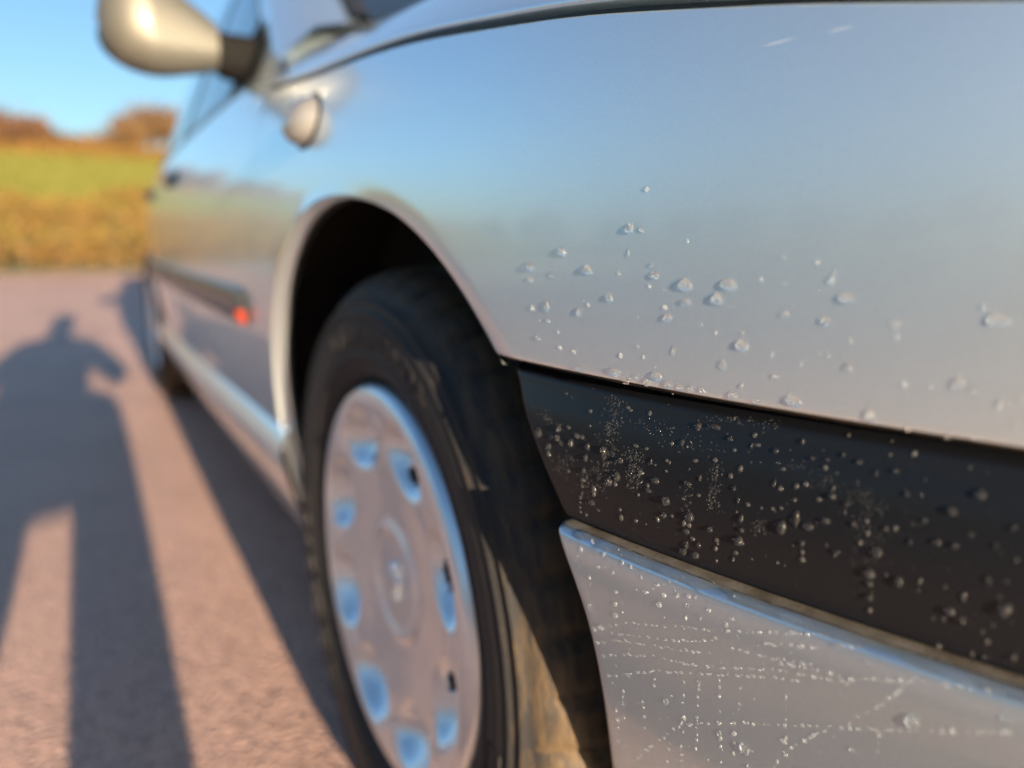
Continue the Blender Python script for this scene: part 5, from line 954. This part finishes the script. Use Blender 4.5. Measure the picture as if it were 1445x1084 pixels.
for k in [95, 100, 101, 102, 103, 104, 105, 110, 112, 113, 114, 115, 118, 119, 124, 129, 130, 131, 132, 133, 134, 135, 136, 137, 138, 139, 140]: LABELS[k] = ('small blurred water drop on the right stretch of the black strip', 'small drops on the right stretch of the strip')
for k in [71, 73, 74, 75, 76, 77, 78, 80, 82, 83, 85, 86, 87, 88, 89, 91, 97, 98, 99, 106, 107, 108, 109]: LABELS[k] = ('small water drop along the middle stretch of the black strip', 'small drops along the middle of the strip')
for k in [143, 144, 145, 146, 147, 149, 150, 152, 153]: LABELS[k] = ('small water drop among the bead rows on the lower silver bumper', 'small drops on the lower bumper')
for k in [61, 62, 63, 64, 65, 66, 68, 69, 70, 79]: LABELS[k] = ('small water drop near the wheel end of the black strip', 'small drops at the wheel end of the strip')
for k in [1, 5, 6, 7, 8, 13, 16, 17, 19]: LABELS[k] = ('small water drop on the fender in the loose patch by the wheel arch', 'small fender drops by the wheel arch')
for k in [20, 22, 23, 25, 26, 27, 28, 29, 30, 31, 36, 37, 54, 55, 56, 57, 58, 59]: LABELS[k] = ('water drop in the row along the lower edge of the silver fender', 'row of drops along the fender edge')

# ------------------------------------------------------------------ water on the car
SECT = {'f': lambda y, z: side(y, z, 0, True), 's': lambda y, z: XP(y)+T(z), 'b': lambda y, z: XP(y)+B(np.clip(z, .2, .4812))}
def frame(pn, y, z):
    f = SECT[pn]; e = 5e-4; x = float(f(y, z))
    dy = float(f(y+e, z)-f(y-e, z))/(2*e); dz = float(f(y, z+e)-f(y, z-e))/(2*e)
    n = Vector((-1, dy, dz)).normalized(); t = Vector((dy, 1, 0)).normalized(); u = t.cross(n).normalized()
    if u.z < 0: u = -u
    return Vector((x, y, z)), t, u, n
def drop_geo(pn, y, z, a, b, seg, rings, rnd, lens=.78):
    c, t, u, n = frame(pn, y, z); s = min(a, b)
    h = s*((1.0 if pn == 's' else .58 if pn == 'f' else .75) if lens > .6 else lens)*rnd.uniform(.85, 1.15); tear = rnd.uniform(0, .38) if b > a*.9 else 0; sh = rnd.uniform(-.15, .15)
    p1, p2, q1, q2 = rnd.uniform(0, 6.28), rnd.uniform(0, 6.28), rnd.uniform(.02, .10), rnd.uniform(.01, .06)
    V = [c-n*.0001*(1+s*200)]; F = []
    prof = [(1.0, -.06)]+[(math.cos(k/rings*math.pi/2)**.72, math.sin(k/rings*math.pi/2)**.9) for k in range(0, rings)]
    for r, hh in prof:
        for k in range(seg):
            g = 2*math.pi*k/seg; w_ = 1+q1*math.sin(2*g+p1)+q2*math.sin(3*g+p2)
            vv = math.sin(g)*r; uu = math.cos(g)*r*w_*(1-tear*max(0, vv)**1.2)
            hz = h*hh*(1-.30*vv)
            V.append(c+t*(a*uu+sh*a*vv*.6)+u*(b*vv*w_)+n*(hz if hh > 0 else -.0002))
    V.append(c+n*h*1.03-u*b*.12)
    top = len(V)-1; m = len(prof)
    for k in range(seg): F.append((0, 1+(k+1) % seg, 1+k))
    for i in range(m-1):
        for k in range(seg):
            p, q = 1+i*seg+k, 1+i*seg+(k+1) % seg; F.append((p, q, q+seg, p+seg))
    for k in range(seg): F.append((1+(m-1)*seg+k, 1+(m-1)*seg+(k+1) % seg, top))
    return V, F, c
def fix_out(o):
    bm = bmesh.new(); bm.from_mesh(o.data); bmesh.ops.recalc_face_normals(bm, faces=bm.faces); bm.to_mesh(o.data); bm.free()
rnd = random.Random(11)
for i, (pn, y, z, a, b) in enumerate(DROPS):
    V, F, c = drop_geo(pn, y, z, a/1000, b/1000, 18, 6, rnd)
    o = mesh_obj('water_drop', [v-c for v in V], F, M['water']); o.location = c; fix_out(o)
    tag(o, LABELS[i][0], 'water drop', LABELS[i][1])
for pn, txt in BEADS.items():
    V, F = [], []
    for q in txt.split():
        y, z, a, b = [int(v) for v in q.split(',')]; s = max(a, b)
        v, f, c = drop_geo(pn, y/1e4, z/1e4, a*1.25/1e5, b*1.25/1e5, 10 if s > 60 else 7, 4 if s > 60 else 3, rnd, .5); k = len(V)
        V += v; F += [tuple(i+k for i in g) for g in f]
    o = mesh_obj('water_beads', V, F, M['beads_'+pn]); fix_out(o)
    tag(o, {'f': 'tiny water beads scattered over the silver fender', 's': 'fine mist of water beads over the black strip', 'b': 'dotted rows of tiny water beads on the lower bumper'}[pn], 'water beads', kind='stuff')
# water lying along the ledge of the bumper, under the strip
rows = []; N = 260
for i in range(N):
    y = -.345-.255*i/(N-1); w_ = .0008*(1+math.sin(i*.11)+.7*math.sin(i*.31+1))
    drip = max(0, math.sin(i*.083+.6))**8*.004
    b = float(XP(y)); e = min(1, i/6, (N-1-i)/6)
    pr = [(.0004, .4826), (.0004, .4832+.0004*e), (-.0003, .4832+.0006*e), (-.0012-w_*e, .4832+.0005*e-drip*.2), (-.0034-w_*e, .4826+.0003*e-drip*.5), (-.0054-w_*.7*e, .4814-drip), (-.0056, .4806-drip), (-.0040, .4810), (-.0005, .4822)]
    rows.append([(b+o, y, z) for o, z in pr])
o = grid('water_film', rows, M['water'], wrap_v=True); fix_out(o)
bm = bmesh.new(); bm.from_mesh(o.data); bmesh.ops.holes_fill(bm, edges=[e for e in bm.edges if e.is_boundary], sides=0); bmesh.ops.recalc_face_normals(bm, faces=bm.faces); bm.to_mesh(o.data); bm.free()
tag(o, 'wavy film of water lying along the top ledge of the lower bumper', 'water film')

# ------------------------------------------------------------------ the photographer, crouching behind the camera: met only as a shadow
M['coat'] = mat('dark_coat', (.03, .035, .05), .85, noise=90, col2=(.04, .045, .06), bump=(300, .4, .002))
M['skin'] = mat('skin', (.45, .27, .19), .5)
M['hair'] = mat('hair', (.05, .03, .02), .7, bump=(200, .6, .003))
M['phone'] = mat('phone_case', (.02, .02, .022), .35)
def skin_obj(name, joints, edges, m, parent, root=0, sub=2):
    me = bpy.data.meshes.new(name); me.from_pydata([j[0] for j in joints], edges, []); me.update()
    o = bpy.data.objects.new(name, me); COL.objects.link(o); o.parent = parent; me.materials.append(m)
    s = o.modifiers.new('skin', 'SKIN'); s.use_smooth_shade = True
    for v, j in zip(me.skin_vertices[0].data, joints):
        v.radius = (j[1], j[2] if len(j) > 2 else j[1])
    me.skin_vertices[0].data[root].use_root = True
    sb = o.modifiers.new('smooth', 'SUBSURF'); sb.levels = sb.render_levels = sub
    return o
per = tag(empty('person', (-.47, -1.22, 0)), 'person in a dark coat crouching with a phone, casting the long shadow on the tarmac', 'person')
PO = Vector(per.location)
def P_(x, y, z): return (x-PO.x, y-PO.y, z)
J = [(P_(-.47, -1.30, .47), .15, .12), (P_(-.47, -1.24, .58), .15, .12), (P_(-.47, -1.17, .69), .175, .12), (P_(-.47, -1.12, .77), .10, .08), (P_(-.47, -1.09, .82), .055, .055),
     (P_(-.30, -1.14, .71), .07), (P_(-.175, -.98, .555), .06), (P_(-.215, -.80, .585), .045), (P_(-.64, -1.14, .71), .07), (P_(-.70, -.97, .57), .055), (P_(-.46, -.80, .60), .042), (P_(-.345, -.735, .625), .034),
     (P_(-.36, -1.26, .42), .10), (P_(-.265, -.99, .46), .088), (P_(-.258, -1.12, .26), .080), (P_(-.255, -1.21, .09), .066), (P_(-.25, -1.07, .04), .045),
     (P_(-.56, -1.26, .42), .105), (P_(-.61, -.99, .46), .088), (P_(-.487, -1.12, .29), .095), (P_(-.545, -1.21, .09), .070), (P_(-.57, -1.07, .04), .045), (P_(-.205, -.735, .60), .034)]
E_ = [(0, 1), (1, 2), (2, 3), (3, 4), (2, 5), (5, 6), (6, 7), (7, 22), (2, 8), (8, 9), (9, 10), (10, 11), (0, 12), (12, 13), (13, 14), (14, 15), (15, 16), (0, 17), (17, 18), (18, 19), (19, 20), (20, 21)]
skin_obj('body', J, E_, M['coat'], per)
# head with a face, looking down towards the phone
V, F = [], []; nu_, nv_ = 28, 20
for j in range(nv_+1):
    ph = math.pi*j/nv_
    for i in range(nu_):
        a = 2*math.pi*i/nu_; x = .074*math.sin(ph)*math.sin(a); y = .092*math.sin(ph)*math.cos(a); z = .115*math.cos(ph)
        fr = max(0, math.cos(a))*math.sin(ph)
        if z < 0: x *= 1-.30*(-z/.115)**1.5; y *= 1-.16*(-z/.115)
        y += .020*fr**8*math.exp(-((z+.015)/.018)**2)*math.exp(-(x/.014)**2)          # nose
        y -= .008*math.exp(-((abs(x)-.032)/.014)**2-((z-.008)/.012)**2)*(fr > .3)      # eye sockets
        y += .006*math.exp(-(x/.024)**2-((z+.052)/.008)**2)*(fr > .3)                  # lips
        V.append((x, y, z))
F = gfaces(nv_+1, nu_, wrap_v=True)
hd = mesh_obj('head', V, F, M['skin'], per); hd.location = Vector(P_(-.465, -1.03, .865)); hd.rotation_euler = (R(-14), 0, R(-18))
V2 = [(x*1.10, y*1.08-.008, z*1.08+.004) for x, y, z in V if True]
F2 = [f_ for f_ in F if np.mean([V[i][1] for i in f_]) < .035 and np.mean([V[i][2] for i in f_]) > -.07 or np.mean([V[i][2] for i in f_]) > .07]
hr = mesh_obj('hair', V2, F2, M['hair'], hd)
for s in (-1, 1):
    er = ring_loft('ear', [(s*.070, -.005, -.005, .001, .001), (s*.074, -.005, -.005, .014, .026), (s*.084, -.008, -.003, .018, .030), (s*.086, -.010, -.003, .010, .018), (s*.086, -.01, -.003, .001, .001)], M['skin'], hd, (0, 0, 0), 16, 2)
# hands: palm and five fingers closing on the phone's ends
PH = CAM-FWD*.012-RGT*.048-UPV*.018               # phone centre; its lens looks past the corner
def hand(sgn, wrist):
    o = empty('hand', (0, 0, 0), per); o.parent = per
    base = PH+RGT*sgn*.062-UPV*.045-FWD*.02; wv = Vector(wrist)+PO
    j = [(wv-PO, .024, .018), ((wv+(base-wv)*.6)-PO, .034, .014), (base-PO, .036, .013)]; e = [(0, 1), (1, 2)]
    skin_obj('palm', j, e, M['skin'], o, 0, 1)
    for k in range(4):
        s0 = base+UPV*(.004+.001*k)+RGT*sgn*(.004)-UPV*.016*k*.9+FWD*.004; ln = (.030, .034, .031, .024)[k]
        f0 = s0; f1 = f0+(FWD*.022+RGT*sgn*.012)*(ln/.03); f2 = f1+(FWD*.012-RGT*sgn*.016+UPV*.006)*(ln/.03); f3 = f2+(-RGT*sgn*.016-FWD*.002)*(ln/.03)
        skin_obj('finger', [(f0-PO, .0095), (f1-PO, .0088), (f2-PO, .0082), (f3-PO, .0070)], [(0, 1), (1, 2), (2, 3)], M['skin'], o, 0, 1)
    t0 = base+UPV*.012-RGT*sgn*.01; skin_obj('thumb', [(t0-PO, .0115), (t0+UPV*.026-RGT*sgn*.006-FWD*.004-PO, .0105), (t0+UPV*.046-RGT*sgn*.020-PO, .0088)], [(0, 1), (1, 2)], M['skin'], o, 0, 1)
hand(1, J[22][0]); hand(-1, J[11][0])
def slab(name, c, hx, hy, hz, m, parent=None, bev=.004):
    bm = bmesh.new(); bmesh.ops.create_cube(bm, size=2); bmesh.ops.scale(bm, vec=(hx, hy, hz), verts=bm.verts); bmesh.ops.bevel(bm, geom=bm.edges[:], offset=bev, segments=3, affect='EDGES')
    me = bpy.data.meshes.new(name); bm.to_mesh(me); bm.free(); me.materials.append(m); o = bpy.data.objects.new(name, me); COL.objects.link(o); o.location = c
    if parent: o.parent = parent
    return o
ph = slab('phone', PH, .0735, .0358, .0040, M['phone'], None, .0035); ph.rotation_euler = cam.rotation_euler
tag(ph, 'dark phone held out in the crouching person\'s hands', 'phone')
scr = slab('screen', (0, 0, .0042), .069, .032, .0004, M['glass'], ph, .0002)
